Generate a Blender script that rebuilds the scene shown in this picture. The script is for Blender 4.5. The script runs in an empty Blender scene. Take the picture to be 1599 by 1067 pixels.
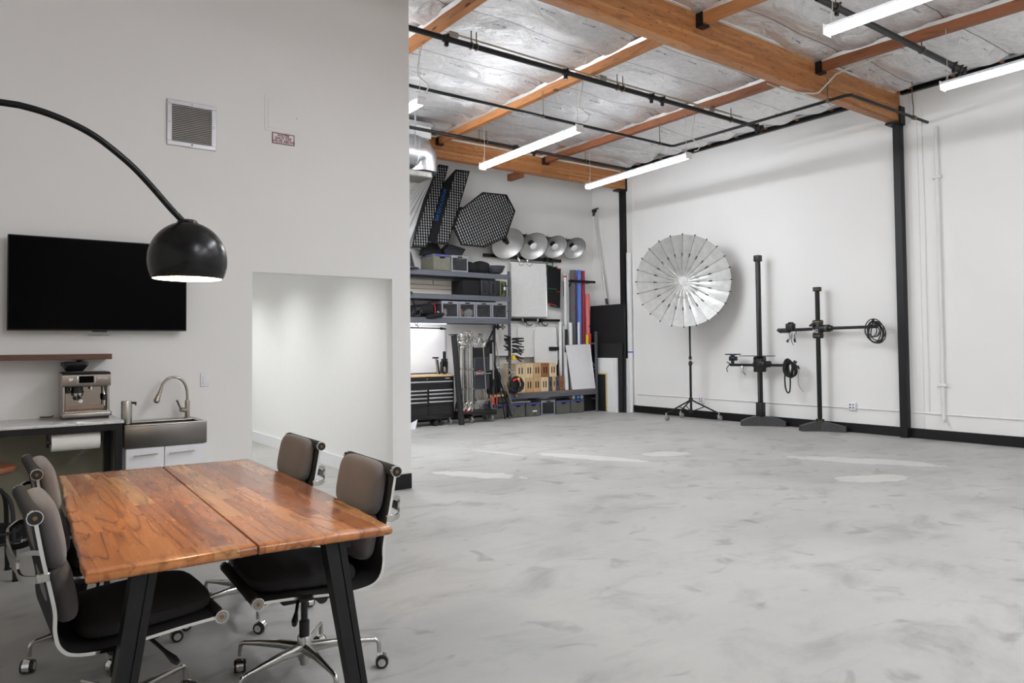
import bpy, bmesh, math, random
from mathutils import Vector, Matrix, noise

SC = bpy.context.scene
COL = SC.collection
PI = math.pi
RX, RY, RZ = 11.211, 12.09, 5.45      # right wall x, back wall y, roof deck z
PY = 6.524                            # partition wall face

# ------------------------------------------------------------------ camera
cam_d = bpy.data.cameras.new('camera')
cam = bpy.data.objects.new('camera', cam_d); COL.objects.link(cam)
_yaw, _pit, _rol = math.radians(36.36), math.radians(1.70), math.radians(-0.56)
_f = Vector((math.sin(_yaw)*math.cos(_pit), math.cos(_yaw)*math.cos(_pit), math.sin(_pit)))
_r = Vector((math.cos(_yaw), -math.sin(_yaw), 0)); _u = _r.cross(_f)
_r2 = _r*math.cos(_rol)+_u*math.sin(_rol); _u2 = -_r*math.sin(_rol)+_u*math.cos(_rol)
cam.matrix_world = Matrix(((_r2.x, _u2.x, -_f.x, 0), (_r2.y, _u2.y, -_f.y, 0), (_r2.z, _u2.z, -_f.z, 1.42), (0, 0, 0, 1)))
cam_d.sensor_width = 36; cam_d.lens = 1128.5/1599*36; cam_d.shift_y = -26/1599
cam_d.clip_start = .05; cam_d.clip_end = 60
SC.camera = cam

# ------------------------------------------------------------------ world and exposure
w = bpy.data.worlds.new('world'); SC.world = w; w.use_nodes = True
w.node_tree.nodes['Background'].inputs[0].default_value = (.75, .78, .8, 1)
w.node_tree.nodes['Background'].inputs[1].default_value = .05
SC.view_settings.view_transform = 'Standard'; SC.view_settings.look = 'None'
SC.view_settings.gamma = 1; SC.view_settings.use_curve_mapping = False
SC.view_settings.exposure = 0.0
SC.cycles.max_bounces = 10; SC.cycles.diffuse_bounces = 8; SC.cycles.glossy_bounces = 4
SC.cycles.sample_clamp_indirect = 12
TUBE_E = 18.0          # radiance of the hanging tube lights
TUBE_R = 84.0          # rear tube, radiance raised to brighten the back of the studio
PASS_E = 95.0          # passage downlights, watts
BULB_W = 16.0          # arc lamp bulb, watts

# ------------------------------------------------------------------ materials
def lin(c):
    return tuple(((x/255)/12.92 if x/255 <= .04045 else ((x/255+.055)/1.055)**2.4) for x in c)
MATS = {}
class NT:
    def __init__(s, name):
        s.m = bpy.data.materials.new(name); s.m.use_nodes = True
        s.t = s.m.node_tree; s.b = s.t.nodes['Principled BSDF']; MATS[name] = s.m
    def n(s, typ, props=None, **ins):
        nd = s.t.nodes.new('ShaderNode'+typ)
        for k, v in (props or {}).items(): setattr(nd, k, v)
        for k, v in ins.items():
            k = k.replace('_', ' ') if not k.startswith('i') or not k[1:].isdigit() else int(k[1:])
            s.set(nd.inputs[k], v)
        return nd
    def set(s, inp, v):
        if hasattr(v, 'links') or isinstance(v, bpy.types.NodeSocket): s.t.links.new(v, inp)
        else: inp.default_value = v
    def math(s, op, a, b=0.0, c=None):
        nd = s.t.nodes.new('ShaderNodeMath'); nd.operation = op
        s.set(nd.inputs[0], a); s.set(nd.inputs[1], b)
        if c is not None: s.set(nd.inputs[2], c)
        return nd.outputs[0]
    def coord(s, scale=(1, 1, 1)):
        g = s.t.nodes.new('ShaderNodeTexCoord')
        mp = s.t.nodes.new('ShaderNodeMapping'); mp.inputs['Scale'].default_value = scale
        s.t.links.new(g.outputs['Object'], mp.inputs['Vector']); return mp.outputs[0]
    def noise(s, vec, scale, detail=4, rough=.5, dist=0):
        nd = s.t.nodes.new('ShaderNodeTexNoise')
        s.t.links.new(vec, nd.inputs['Vector']); nd.inputs['Scale'].default_value = scale
        nd.inputs['Detail'].default_value = detail; nd.inputs['Roughness'].default_value = rough
        nd.inputs['Distortion'].default_value = dist
        return nd.outputs['Fac']
    def ramp(s, fac, stops, interp='LINEAR'):
        nd = s.t.nodes.new('ShaderNodeValToRGB'); nd.color_ramp.interpolation = interp
        el = nd.color_ramp.elements
        while len(el) < len(stops): el.new(.5)
        for e, (p, c) in zip(el, stops):
            e.position = p; e.color = (*c, 1) if len(c) == 3 else c
        s.t.links.new(fac, nd.inputs[0]); return nd.outputs[0]
    def mix(s, fac, a, b, blend='MIX'):
        nd = s.t.nodes.new('ShaderNodeMix'); nd.data_type = 'RGBA'; nd.blend_type = blend
        s.set(nd.inputs[0], fac)
        for i, v in ((6, a), (7, b)):
            if isinstance(v, tuple) and len(v) == 3: v = (*v, 1)
            s.set(nd.inputs[i], v)
        return nd.outputs[2]
    def bump(s, h, strength, dist=.01):
        nd = s.t.nodes.new('ShaderNodeBump'); nd.inputs['Strength'].default_value = strength
        nd.inputs['Distance'].default_value = dist
        s.t.links.new(h, nd.inputs['Height']); s.t.links.new(nd.outputs[0], s.b.inputs['Normal'])

def mat(name, rgb, rough=.6, metal=0, var=.08, sc=12, bump=0, bsc=60, spec=.5, stretch=(1, 1, 1), **kw):
    """plain procedural material: base colour with a little noise, optional bump"""
    if name in MATS: return MATS[name]
    t = NT(name); c = lin(rgb)
    v = t.coord(stretch); f = t.noise(v, sc)
    lo = tuple(x*(1-var) for x in c); hi = tuple(min(1, x*(1+var)) for x in c)
    t.set(t.b.inputs['Base Color'], t.ramp(f, [(.3, lo), (.7, hi)]))
    r = t.noise(v, sc*2.3)
    t.set(t.b.inputs['Roughness'], t.math('MULTIPLY_ADD', r, .16*rough, rough*.92))
    t.b.inputs['Metallic'].default_value = metal
    t.b.inputs['Specular IOR Level'].default_value = spec
    if bump: t.bump(t.noise(v, bsc, 3), bump)
    if 'coat' in kw: t.b.inputs['Coat Weight'].default_value = kw['coat']
    if 'alpha' in kw: t.b.inputs['Alpha'].default_value = kw['alpha']
    if 'trans' in kw: t.b.inputs['Transmission Weight'].default_value = kw['trans']
    if 'sheen' in kw: t.b.inputs['Sheen Weight'].default_value = kw['sheen']
    return t.m

def wood(name, cols, L, W, lw, bl, gs=1.0, rough=.5, knots=0, wavy=0.0, third=None, darkgrain=.5, coat=0):
    """boards running along axis L, layered across axis W (indices 0..2)"""
    t = NT(name); g = t.t.nodes.new('ShaderNodeTexCoord')
    sp = t.t.nodes.new('ShaderNodeSeparateXYZ'); t.t.links.new(g.outputs['Object'], sp.inputs[0])
    ax = [sp.outputs[0], sp.outputs[1], sp.outputs[2]]
    T = ({0, 1, 2}-{L, W}).pop()
    lay = t.math('FLOOR', t.math('DIVIDE', ax[W], lw))
    wn = t.t.nodes.new('ShaderNodeTexWhiteNoise'); wn.noise_dimensions = '1D'; t.t.links.new(lay, wn.inputs['W'])
    off = t.math('MULTIPLY', wn.outputs[0], bl)
    brd = t.math('FLOOR', t.math('DIVIDE', t.math('ADD', ax[L], off), bl))
    cid = t.t.nodes.new('ShaderNodeCombineXYZ'); t.t.links.new(lay, cid.inputs[0]); t.t.links.new(brd, cid.inputs[1])
    w2 = t.t.nodes.new('ShaderNodeTexWhiteNoise'); w2.noise_dimensions = '3D'; t.t.links.new(cid.outputs[0], w2.inputs['Vector'])
    base = t.ramp(w2.outputs[0], [(i/(len(cols)-1), lin(c)) for i, c in enumerate(cols)])
    # grain coordinates, shifted per board
    cg = t.t.nodes.new('ShaderNodeCombineXYZ')
    t.set(cg.inputs[0], t.math('MULTIPLY', ax[L], 1.0))
    t.set(cg.inputs[1], t.math('ADD', t.math('MULTIPLY', ax[W], 9.0), t.math('MULTIPLY', w2.outputs[0], 37.0)))
    t.set(cg.inputs[2], t.math('MULTIPLY', ax[T], 9.0))
    gr = t.noise(cg.outputs[0], 3.0*gs, 6, .6, 0)
    gl = t.ramp(gr, [(.36, (.45, .42, .4)), (.5, (1, 1, 1)), (.66, (.8, .78, .76))])
    col = t.mix(darkgrain, base, gl, 'MULTIPLY')
    if wavy:
        cw = t.t.nodes.new('ShaderNodeCombineXYZ')
        t.set(cw.inputs[0], t.math('ADD', t.math('MULTIPLY', ax[L], .42), t.math('MULTIPLY', w2.outputs[0], 11.0)))
        t.set(cw.inputs[1], t.math('ADD', t.math('MULTIPLY', ax[W], 4.2), t.math('MULTIPLY', w2.outputs[0], 23.0)))
        t.set(cw.inputs[2], t.math('MULTIPLY', ax[T], 4.0))
        cn = t.noise(cw.outputs[0], 1.5, 2, .4, .15)
        lf = t.math('FRACT', t.math('MULTIPLY', cn, 9.0))
        ln = t.ramp(lf, [(0, (.36, .28, .24)), (.07, (.6, .52, .46)), (.2, (.94, .92, .9)), (.45, (1, 1, 1)), (.85, (.98, .97, .96)), (1, (.72, .64, .58))])
        col = t.mix(.8, col, ln, 'MULTIPLY')
    if knots:
        vo = t.t.nodes.new('ShaderNodeTexVoronoi'); ck = t.t.nodes.new('ShaderNodeCombineXYZ')
        t.set(ck.inputs[0], t.math('MULTIPLY', ax[L], 2.2)); t.set(ck.inputs[1], t.math('MULTIPLY', ax[W], 8.0)); t.set(ck.inputs[2], t.math('MULTIPLY', ax[T], 3.0))
        t.t.links.new(ck.outputs[0], vo.inputs['Vector']); vo.inputs['Scale'].default_value = knots
        kk = t.ramp(vo.outputs['Distance'], [(0, (.12, .07, .05)), (.07, (.25, .15, .1)), (.12, (1, 1, 1)), (1, (1, 1, 1))])
        col = t.mix(1, col, kk, 'MULTIPLY')
    # thin dark line between layers
    fr = t.math('FRACT', t.math('DIVIDE', ax[W], lw))
    ed = t.ramp(fr, [(0, (.62, .58, .55)), (.05, (1, 1, 1)), (1, (1, 1, 1))])
    col = t.mix(.6, col, ed, 'MULTIPLY')
    t.set(t.b.inputs['Base Color'], col)
    t.b.inputs['Roughness'].default_value = rough
    t.set(t.b.inputs['Roughness'], t.math('MULTIPLY_ADD', gr, .2, rough-.1))
    if coat: t.b.inputs['Coat Weight'].default_value = coat; t.b.inputs['Coat Roughness'].default_value = .2
    t.bump(gr, .12, .004)
    return t.m

def emis(name, rgb, e):
    t = NT(name); v = t.coord(); c = lin(rgb)
    f = t.noise(v, 3)
    t.set(t.b.inputs['Emission Color'], t.ramp(f, [(0, tuple(x*.97 for x in c)), (1, c)]))
    t.b.inputs['Emission Strength'].default_value = e
    t.b.inputs['Base Color'].default_value = (*c, 1)
    return t.m

WALL = mat('wall paint', (233, 232, 229), .75, var=.012, sc=1.2, bump=.04, bsc=90)
WHITE = mat('white paint', (228, 228, 227), .5, var=.015)
WHITEG = mat('white gloss', (232, 232, 236), .25, var=.01)
BLACKP = mat('black paint', (21, 20, 22), .45, var=.1, sc=4, spec=.3)
STEEL = mat('black steel', (19, 19, 20), .42, metal=.0, var=.15, sc=6, spec=.35)
BLKPL = mat('black plastic', (22, 22, 23), .45, var=.1)
BLKFAB = mat('black fabric', (17, 17, 19), .92, var=.25, sc=300, bump=.3, bsc=400)
CHROME = mat('chrome', (225, 225, 222), .09, metal=1, var=.02)
CAST = mat('polished cast aluminium', (190, 188, 184), .2, metal=1, var=.05, sc=25)
BRUSH = mat('brushed steel', (176, 172, 166), .3, metal=1, var=.06, sc=30, stretch=(1, 1, 14))
DKSTEEL = mat('satin sink steel', (120, 116, 112), .34, metal=1, var=.04, sc=8)
GALV = mat('galvanised steel', (196, 198, 200), .33, metal=1, var=.14, sc=9, bump=.05, bsc=20)
GREYST = mat('grey rack steel', (92, 95, 102), .42, var=.06, sc=9)
CRATEG = mat('grey crate plastic', (140, 141, 147), .5, var=.05)
CRATEO = mat('olive grey crate plastic', (96, 96, 90), .55, var=.08)
BLUE = mat('blue plastic', (48, 70, 190), .45)
RED = mat('red plastic', (196, 42, 44), .45)
YELLOW = mat('yellow plastic', (228, 190, 40), .5)
GREEN = mat('green edge tape', (20, 120, 84), .6)
PAPERW = mat('white paper', (230, 230, 230), .7, var=.01)
SILVERF = mat('silver fabric', (226, 226, 224), .38, metal=.7, var=.08, sc=10, bump=.35, bsc=30)
DIFFW = mat('white diffusion cloth', (226, 226, 224), .85, var=.03)
RUBBER = mat('grey caster rubber', (120, 120, 120), .6)
MARBLE = None
GLASSB = mat('smoked hopper plastic', (34, 33, 33), .12, var=.1, alpha=.92)
TVM = mat('television screen glass', (2, 2, 3), .3, var=.05, spec=.04)
FABG = mat('grey brown wool', (94, 89, 87), .95, var=.16, sc=420, bump=.35, bsc=700, sheen=.25)
FABD = mat('charcoal wool sling and shaded seat', (40, 38, 38), .95, var=.2, sc=420, bump=.3, bsc=700)
OLIVE = mat('olive grey wall shade', (124, 120, 102), .6, var=.03)  # tone holds the shade on the wall below the counter
DARKGAP = mat('dark recess', (20, 20, 20), .9)
WIREW = mat('white cable', (190, 188, 180), .6)
BEIGE = mat('beige conduit', (168, 160, 140), .5)
PASSW = mat('bright white paint', (236, 236, 235), .7, var=.01)
TUBEM = emis('lit tube lens', (246, 249, 255), TUBE_E)
TUBEW = emis('lit tube lens by the wall', (246, 249, 255), 25.0)
TUBER = emis('lit tube lens rear', (246, 249, 255), TUBE_R)
TUBEP = emis('lit tube lens by the partition', (246, 249, 255), 130.0)
TUBEB = emis('lit tube lens front', (246, 249, 255), 94.0)
DOWNM = emis('lit downlight lens', (255, 255, 252), 12)
BULBM = emis('lit warm bulb', (255, 214, 165), 60)

GLU = wood('glulam beam', [(150, 96, 52), (182, 120, 68), (168, 108, 60), (196, 138, 84), (158, 100, 56)], 0, 2, .038, 1.7, 1.6, .5, knots=2.4, darkgrain=.75)
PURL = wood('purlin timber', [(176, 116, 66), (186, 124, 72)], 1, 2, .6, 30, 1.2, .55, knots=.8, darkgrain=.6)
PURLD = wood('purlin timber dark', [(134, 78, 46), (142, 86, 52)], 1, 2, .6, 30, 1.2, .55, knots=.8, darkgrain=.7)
TABLEW = wood('table walnut', [(158, 94, 50), (196, 128, 72), (176, 108, 60), (128, 74, 40), (210, 152, 92), (184, 116, 64), (166, 100, 54)], 1, 0, .083, .85, 1.2, .26, wavy=.6, darkgrain=.22, coat=.25)
SHELFW = wood('dark shelf timber', [(96, 62, 46), (110, 72, 54)], 0, 1, .4, 9, 2, .5)
SEATW = wood('stool seat timber', [(120, 66, 36), (136, 78, 44)], 0, 1, .06, 2, 2, .35)
BIRCH = wood('pale birch plywood', [(226, 202, 166), (216, 190, 152)], 2, 0, .6, 3, 1.5, .55, darkgrain=.25)
BIRCHD = wood('worn plywood', [(204, 170, 126), (192, 156, 112)], 2, 0, .6, 3, 1.5, .55, darkgrain=.5)
BIRCHR = wood('reddish plywood', [(150, 98, 58), (140, 90, 52)], 2, 0, .6, 3, 1.5, .5, darkgrain=.6)
WORKTOP = wood('beech worktop', [(214, 180, 134), (200, 164, 120)], 0, 1, .05, 1, 1.5, .45, darkgrain=.3)

def concrete():
    t = NT('sealed concrete floor'); v = t.coord()
    big = t.noise(v, .55, 5, .6, .3); mid = t.noise(t.coord((1, 1.6, 1)), 1.5, 6, .65, .5); fine = t.noise(v, 120, 3, .7)
    c1, c2, c3 = lin((162, 161, 157)), lin((175, 174, 170)), lin((185, 184, 180))
    col = t.ramp(big, [(.3, c1), (.5, c2), (.72, c3)])
    blot = t.ramp(mid, [(.3, (.62, .62, .62)), (.41, (.86, .86, .86)), (.5, (1, 1, 1)), (.75, (1.0, 1.0, 1.0))])
    col = t.mix(.85, col, blot, 'MULTIPLY')
    # small dark scuffs
    sc2 = t.noise(t.coord((1, 1.3, 1)), 3.1, 3, .5, .8)
    sf = t.ramp(sc2, [(.0, (.55, .55, .55)), (.29, (.66, .66, .66)), (.39, (1, 1, 1)), (1, (1, 1, 1))])
    col = t.mix(.8, col, sf, 'MULTIPLY')
    wav = t.noise(t.coord((.25, 5, 1)), 2.2, 5, .6, .6)
    col = t.mix(.12, col, t.ramp(wav, [(.35, (.78, .78, .78)), (.5, (1, 1, 1)), (.65, (1, 1, 1))]), 'MULTIPLY')
    col = t.mix(.35, col, t.ramp(fine, [(.25, (.5, .5, .5)), (.42, (.95, .95, .95)), (.8, (1.0, 1.0, 1.0))]), 'MULTIPLY')
    # repaired pale patches (centre x, y, half size along, across, angle)
    sp = t.t.nodes.new('ShaderNodeSeparateXYZ'); t.t.links.new(v, sp.inputs[0])
    n1 = t.math('SUBTRACT', t.noise(v, 2.6, 4, .6), .5)
    n2 = t.math('SUBTRACT', t.noise(v, 9, 3, .6), .5)
    tot = None
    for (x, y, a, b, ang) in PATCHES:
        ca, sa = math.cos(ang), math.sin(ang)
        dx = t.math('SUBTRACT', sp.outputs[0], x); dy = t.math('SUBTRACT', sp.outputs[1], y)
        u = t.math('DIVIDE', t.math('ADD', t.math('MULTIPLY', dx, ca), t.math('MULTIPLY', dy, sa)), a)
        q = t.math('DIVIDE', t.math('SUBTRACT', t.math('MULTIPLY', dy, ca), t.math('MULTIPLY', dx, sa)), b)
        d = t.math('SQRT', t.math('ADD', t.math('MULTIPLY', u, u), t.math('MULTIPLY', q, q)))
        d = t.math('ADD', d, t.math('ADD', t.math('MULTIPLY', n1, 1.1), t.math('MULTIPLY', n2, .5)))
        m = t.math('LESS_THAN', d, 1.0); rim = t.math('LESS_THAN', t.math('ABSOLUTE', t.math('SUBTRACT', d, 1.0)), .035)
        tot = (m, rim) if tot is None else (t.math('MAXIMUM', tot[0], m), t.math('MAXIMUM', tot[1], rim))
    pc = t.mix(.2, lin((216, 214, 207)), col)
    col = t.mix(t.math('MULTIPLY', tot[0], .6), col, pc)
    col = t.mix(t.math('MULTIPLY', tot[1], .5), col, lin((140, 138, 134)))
    t.set(t.b.inputs['Base Color'], col)
    t.set(t.b.inputs['Roughness'], t.math('MULTIPLY_ADD', mid, .25, .36))
    t.b.inputs['Specular IOR Level'].default_value = .45
    t.bump(fine, .12, .002)
    return t.m
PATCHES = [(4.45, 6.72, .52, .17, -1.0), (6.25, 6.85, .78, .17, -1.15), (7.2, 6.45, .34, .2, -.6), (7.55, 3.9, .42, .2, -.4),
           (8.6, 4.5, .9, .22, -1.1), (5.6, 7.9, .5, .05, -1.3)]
CONC = concrete()

def foil():
    t = NT('foil faced insulation'); v = t.coord()
    n1 = t.noise(t.coord((1, 1, 1)), 2.5, 6, .6, .8); n2 = t.noise(t.coord((1, 2.2, 1)), 7, 5, .65, 1.2)
    col = t.ramp(n2, [(.25, lin((206, 205, 204))), (.5, lin((224, 223, 222))), (.8, lin((238, 238, 238)))])
    # seam tape every 0.61 m and small blue print
    sp = t.t.nodes.new('ShaderNodeSeparateXYZ'); t.t.links.new(v, sp.inputs[0])
    fy = t.math('FRACT', t.math('DIVIDE', t.math('ADD', sp.outputs[1], 20.13), .61))
    seam = t.math('LESS_THAN', fy, .018)
    col = t.mix(t.math('MULTIPLY', seam, .8), col, lin((70, 68, 66)))
    fx = t.math('FRACT', t.math('ADD', t.math('DIVIDE', sp.outputs[0], .62), t.math('MULTIPLY', t.math('FLOOR', t.math('DIVIDE', t.math('ADD', sp.outputs[1], 20.13), .61)), .37)))
    pr = t.math('MULTIPLY', t.math('LESS_THAN', fx, .33), t.math('LESS_THAN', t.math('ABSOLUTE', t.math('SUBTRACT', fy, .18)), .02))
    dots = t.noise(t.coord((60, 20, 1)), 1.5, 2, .5)
    pr = t.math('MULTIPLY', pr, t.math('GREATER_THAN', dots, .5))
    col = t.mix(t.math('MULTIPLY', pr, .7), col, lin((60, 74, 130)))
    t.set(t.b.inputs['Base Color'], col)
    t.b.inputs['Metallic'].default_value = .8
    t.set(t.b.inputs['Roughness'], t.math('MULTIPLY_ADD', n1, .2, .40))
    n3 = t.noise(t.coord((1, 1.7, 1)), 1.7, 3, .5, 1.4)
    h = t.math('ADD', t.math('MULTIPLY', n3, 1.2), t.math('ADD', t.math('MULTIPLY', n1, .35), t.math('MULTIPLY', n2, .1)))
    t.bump(h, .8, .07)
    return t.m
FOIL = foil()

def marble():
    t = NT('pale marble'); v = t.coord()
    n = t.noise(v, 4, 8, .65, 2.0)
    t.set(t.b.inputs['Base Color'], t.ramp(n, [(.3, lin((196, 196, 194))), (.47, lin((214, 213, 211))), (.5, lin((188, 187, 186))), (.54, lin((216, 215, 213))), (.8, lin((222, 221, 219)))]))
    t.b.inputs['Roughness'].default_value = .16; return t.m
MARBLE = marble()

def mesh_fabric():
    t = NT('black mesh crate wire'); v = t.coord()
    t.set(t.b.inputs['Base Color'], t.ramp(t.noise(v, 40), [(.3, lin((60, 60, 64))), (.7, lin((80, 80, 84)))]))
    t.b.inputs['Roughness'].default_value = .6; return t.m
CRMESH = mesh_fabric()
def towelm():
    t = NT('embossed paper towel'); g = t.t.nodes.new('ShaderNodeTexCoord')
    ck = t.t.nodes.new('ShaderNodeTexChecker')
    mp = t.t.nodes.new('ShaderNodeMapping'); mp.inputs['Rotation'].default_value = (0, PI/4, 0); t.t.links.new(g.outputs['Object'], mp.inputs[0])
    t.t.links.new(mp.outputs[0], ck.inputs[0]); ck.inputs['Scale'].default_value = 40
    t.b.inputs['Base Color'].default_value = (*lin((232, 231, 226)), 1); t.b.inputs['Roughness'].default_value = .9
    t.bump(ck.outputs[1], .5, .002); return t.m
TOWEL = towelm()

# ------------------------------------------------------------------ mesh builder
class MB:
    def __init__(s): s.v = []; s.f = []
    def add(s, vs, fs):
        o = len(s.v); s.v += [tuple(p) for p in vs]; s.f += [tuple(i+o for i in f) for f in fs]; return s
    def hexa(s, p):      # 4 bottom, 4 top
        return s.add(p, [(3, 2, 1, 0), (4, 5, 6, 7), (0, 1, 5, 4), (1, 2, 6, 5), (2, 3, 7, 6), (3, 0, 4, 7)])
    def box(s, x0, x1, y0, y1, z0, z1, M=None):
        p = [(x0, y0, z0), (x1, y0, z0), (x1, y1, z0), (x0, y1, z0), (x0, y0, z1), (x1, y0, z1), (x1, y1, z1), (x0, y1, z1)]
        if M: p = [M @ Vector(q) for q in p]
        return s.hexa(p)
    def obox(s, c, a, b, cc):   # centre and three half-extent vectors
        c, a, b, d = Vector(c), Vector(a), Vector(b), Vector(cc)
        return s.hexa([c-a-b-d, c+a-b-d, c+a+b-d, c-a+b-d, c-a-b+d, c+a-b+d, c+a+b+d, c-a+b+d])
    def rbox(s, x0, x1, y0, y1, z0, z1, r=.01, seg=2, M=None):
        bm = bmesh.new(); bmesh.ops.create_cube(bm, size=1)
        for v in bm.verts: v.co = Vector((x0+(v.co.x+.5)*(x1-x0), y0+(v.co.y+.5)*(y1-y0), z0+(v.co.z+.5)*(z1-z0)))
        bmesh.ops.bevel(bm, geom=bm.edges[:], offset=r, segments=seg, profile=.5, affect='EDGES')
        if M: bm.transform(M)
        bm.verts.index_update()
        s.add([v.co.copy() for v in bm.verts], [[v.index for v in f.verts] for f in bm.faces]); bm.free(); return s
    def cyl(s, p0, p1, r, r2=None, n=14, caps=True):
        p0, p1 = Vector(p0), Vector(p1); d = (p1-p0).normalized()
        a = d.orthogonal().normalized(); b = d.cross(a); r2 = r if r2 is None else r2
        vs = [p0+(a*math.cos(2*PI*i/n)+b*math.sin(2*PI*i/n))*r for i in range(n)] + [p1+(a*math.cos(2*PI*i/n)+b*math.sin(2*PI*i/n))*r2 for i in range(n)]
        fs = [(i, (i+1) % n, n+(i+1) % n, n+i) for i in range(n)]
        if caps: fs += [tuple(range(n-1, -1, -1)), tuple(range(n, 2*n))]
        return s.add(vs, fs)
    def tube(s, pts, r, n=8, closed=False, caps=True):
        pts = [Vector(p) for p in pts]; m = len(pts); vs = []; prev = None
        rs = r if isinstance(r, (list, tuple)) else [r]*m
        for i, p in enumerate(pts):
            if closed: d = pts[(i+1) % m]-pts[i-1]
            else: d = pts[min(i+1, m-1)]-pts[max(i-1, 0)]
            d.normalize()
            if prev is None: a = d.orthogonal().normalized()
            else:
                a = prev-d*prev.dot(d)
                a = a.normalized() if a.length > 1e-6 else d.orthogonal().normalized()
            prev = a; b = d.cross(a)
            vs += [p+(a*math.cos(2*PI*k/n)+b*math.sin(2*PI*k/n))*rs[i] for k in range(n)]
        fs = []
        for i in range(m if closed else m-1):
            j = (i+1) % m
            fs += [(i*n+k, i*n+(k+1) % n, j*n+(k+1) % n, j*n+k) for k in range(n)]
        if caps and not closed: fs += [tuple(range(n-1, -1, -1)), tuple((m-1)*n+k for k in range(n))]
        return s.add(vs, fs)
    def sweep(s, pts, hw, side):   # rectangular bar: half width hw[0] along `side`, half thickness hw[1]
        pts = [Vector(p) for p in pts]; side = Vector(side).normalized(); m = len(pts); vs = []
        for i, p in enumerate(pts):
            d = (pts[min(i+1, m-1)]-pts[max(i-1, 0)]).normalized(); nrm = side.cross(d).normalized()
            for a, b in ((-1, -1), (1, -1), (1, 1), (-1, 1)): vs.append(p+side*hw[0]*a+nrm*hw[1]*b)
        fs = []
        for i in range(m-1): fs += [(i*4+k, i*4+(k+1) % 4, i*4+4+(k+1) % 4, i*4+4+k) for k in range(4)]
        fs += [(3, 2, 1, 0), tuple((m-1)*4+k for k in range(4))]
        return s.add(vs, fs)
    def lathe(s, prof, c=(0, 0, 0), n=32, M=None):
        vs = []; fs = []
        for (r, z) in prof:
            for k in range(n):
                p = Vector((r*math.cos(2*PI*k/n), r*math.sin(2*PI*k/n), z))
                if M: p = M @ p
                vs.append(p+Vector(c))
        for i in range(len(prof)-1):
            fs += [(i*n+k, i*n+(k+1) % n, (i+1)*n+(k+1) % n, (i+1)*n+k) for k in range(n)]
        return s.add(vs, fs)
    def prism(s, poly, h0, h1, fn):   # poly of (a,b); fn(a,b,h)->point
        n = len(poly)
        vs = [fn(a, b, h0) for a, b in poly]+[fn(a, b, h1) for a, b in poly]
        return s.add(vs, [tuple(range(n-1, -1, -1)), tuple(range(n, 2*n))]+[(i, (i+1) % n, n+(i+1) % n, n+i) for i in range(n)])
    def pad(s, c, A, B, C, e=.45, nu=28, nv=14):   # cushion: superellipsoid with half axes A,B,C
        c, A, B, C = Vector(c), Vector(A), Vector(B), Vector(C)
        sg = lambda x, p: math.copysign(abs(x)**p, x)
        vs = []
        for j in range(1, nv):
            v = -PI/2+PI*j/nv
            for i in range(nu):
                u = 2*PI*i/nu
                vs.append(c+A*sg(math.cos(v), .7)*sg(math.cos(u), e)+B*sg(math.cos(v), .7)*sg(math.sin(u), e)+C*sg(math.sin(v), .7))
        vs += [c-C, c+C]; m = nv-1; fs = []
        for j in range(m-1): fs += [(j*nu+i, j*nu+(i+1) % nu, (j+1)*nu+(i+1) % nu, (j+1)*nu+i) for i in range(nu)]
        fs += [(m*nu, (i+1) % nu, i) for i in range(nu)]+[(m*nu+1, (m-1)*nu+i, (m-1)*nu+(i+1) % nu) for i in range(nu)]
        return s.add(vs, fs)

INV = {}
def root_inv(o):
    while o.parent: o = o.parent
    return INV.get(o.name, Matrix())
def build(name, mb, m, parent=None, label=None):
    """one mesh object; vertices are world coordinates, shifted into the frame of the thing"""
    if parent is None and mb.v:
        xs = [p[0] for p in mb.v]; ys = [p[1] for p in mb.v]; zs = [p[2] for p in mb.v]
        loc = Vector(((min(xs)+max(xs))/2, (min(ys)+max(ys))/2, min(zs)))
        vs = [Vector(p)-loc for p in mb.v]
    else:
        I = root_inv(parent) if parent else Matrix(); loc = None
        vs = [I @ Vector(p) for p in mb.v]
    me = bpy.data.meshes.new(name); me.from_pydata(vs, [], mb.f)
    me.validate()
    bm = bmesh.new(); bm.from_mesh(me); bmesh.ops.recalc_face_normals(bm, faces=bm.faces[:]); bm.to_mesh(me); bm.free()
    me.polygons.foreach_set('use_smooth', [True]*len(me.polygons))
    me.set_sharp_from_angle(angle=math.radians(38))
    me.materials.append(m); me.update()
    o = bpy.data.objects.new(name, me); COL.objects.link(o)
    if parent: o.parent = parent
    else:
        o.location = loc; INV[o.name] = Matrix.Translation(-loc)
    if label: o['label'] = label
    return o
def tag(o, label, cat, group=None, kind=None):
    o['label'] = label; o['category'] = cat
    if group: o['group'] = group
    if kind: o['kind'] = kind
    return o
def struct(name, mb, m, label=None):
    # structure keeps world coordinates so that its textures stay continuous
    me = bpy.data.meshes.new(name); me.from_pydata([tuple(v) for v in mb.v], [], mb.f)
    bm = bmesh.new(); bm.from_mesh(me); bmesh.ops.recalc_face_normals(bm, faces=bm.faces[:]); bm.to_mesh(me); bm.free()
    me.polygons.foreach_set('use_smooth', [True]*len(me.polygons)); me.set_sharp_from_angle(angle=math.radians(38))
    me.materials.append(m); me.update()
    o = bpy.data.objects.new(name, me); COL.objects.link(o); o['kind'] = 'structure'
    if label: o['label'] = label
    return o
def thing(name, label, cat, loc, rotz=0, group=None):
    o = bpy.data.objects.new(name, None); COL.objects.link(o); o.empty_display_size = .1
    o.location = loc; o.rotation_euler = (0, 0, rotz)
    INV[o.name] = (Matrix.Translation(Vector(loc)) @ Matrix.Rotation(rotz, 4, 'Z')).inverted()
    return tag(o, label, cat, group)
def kids(o): return list(o.children)
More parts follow.
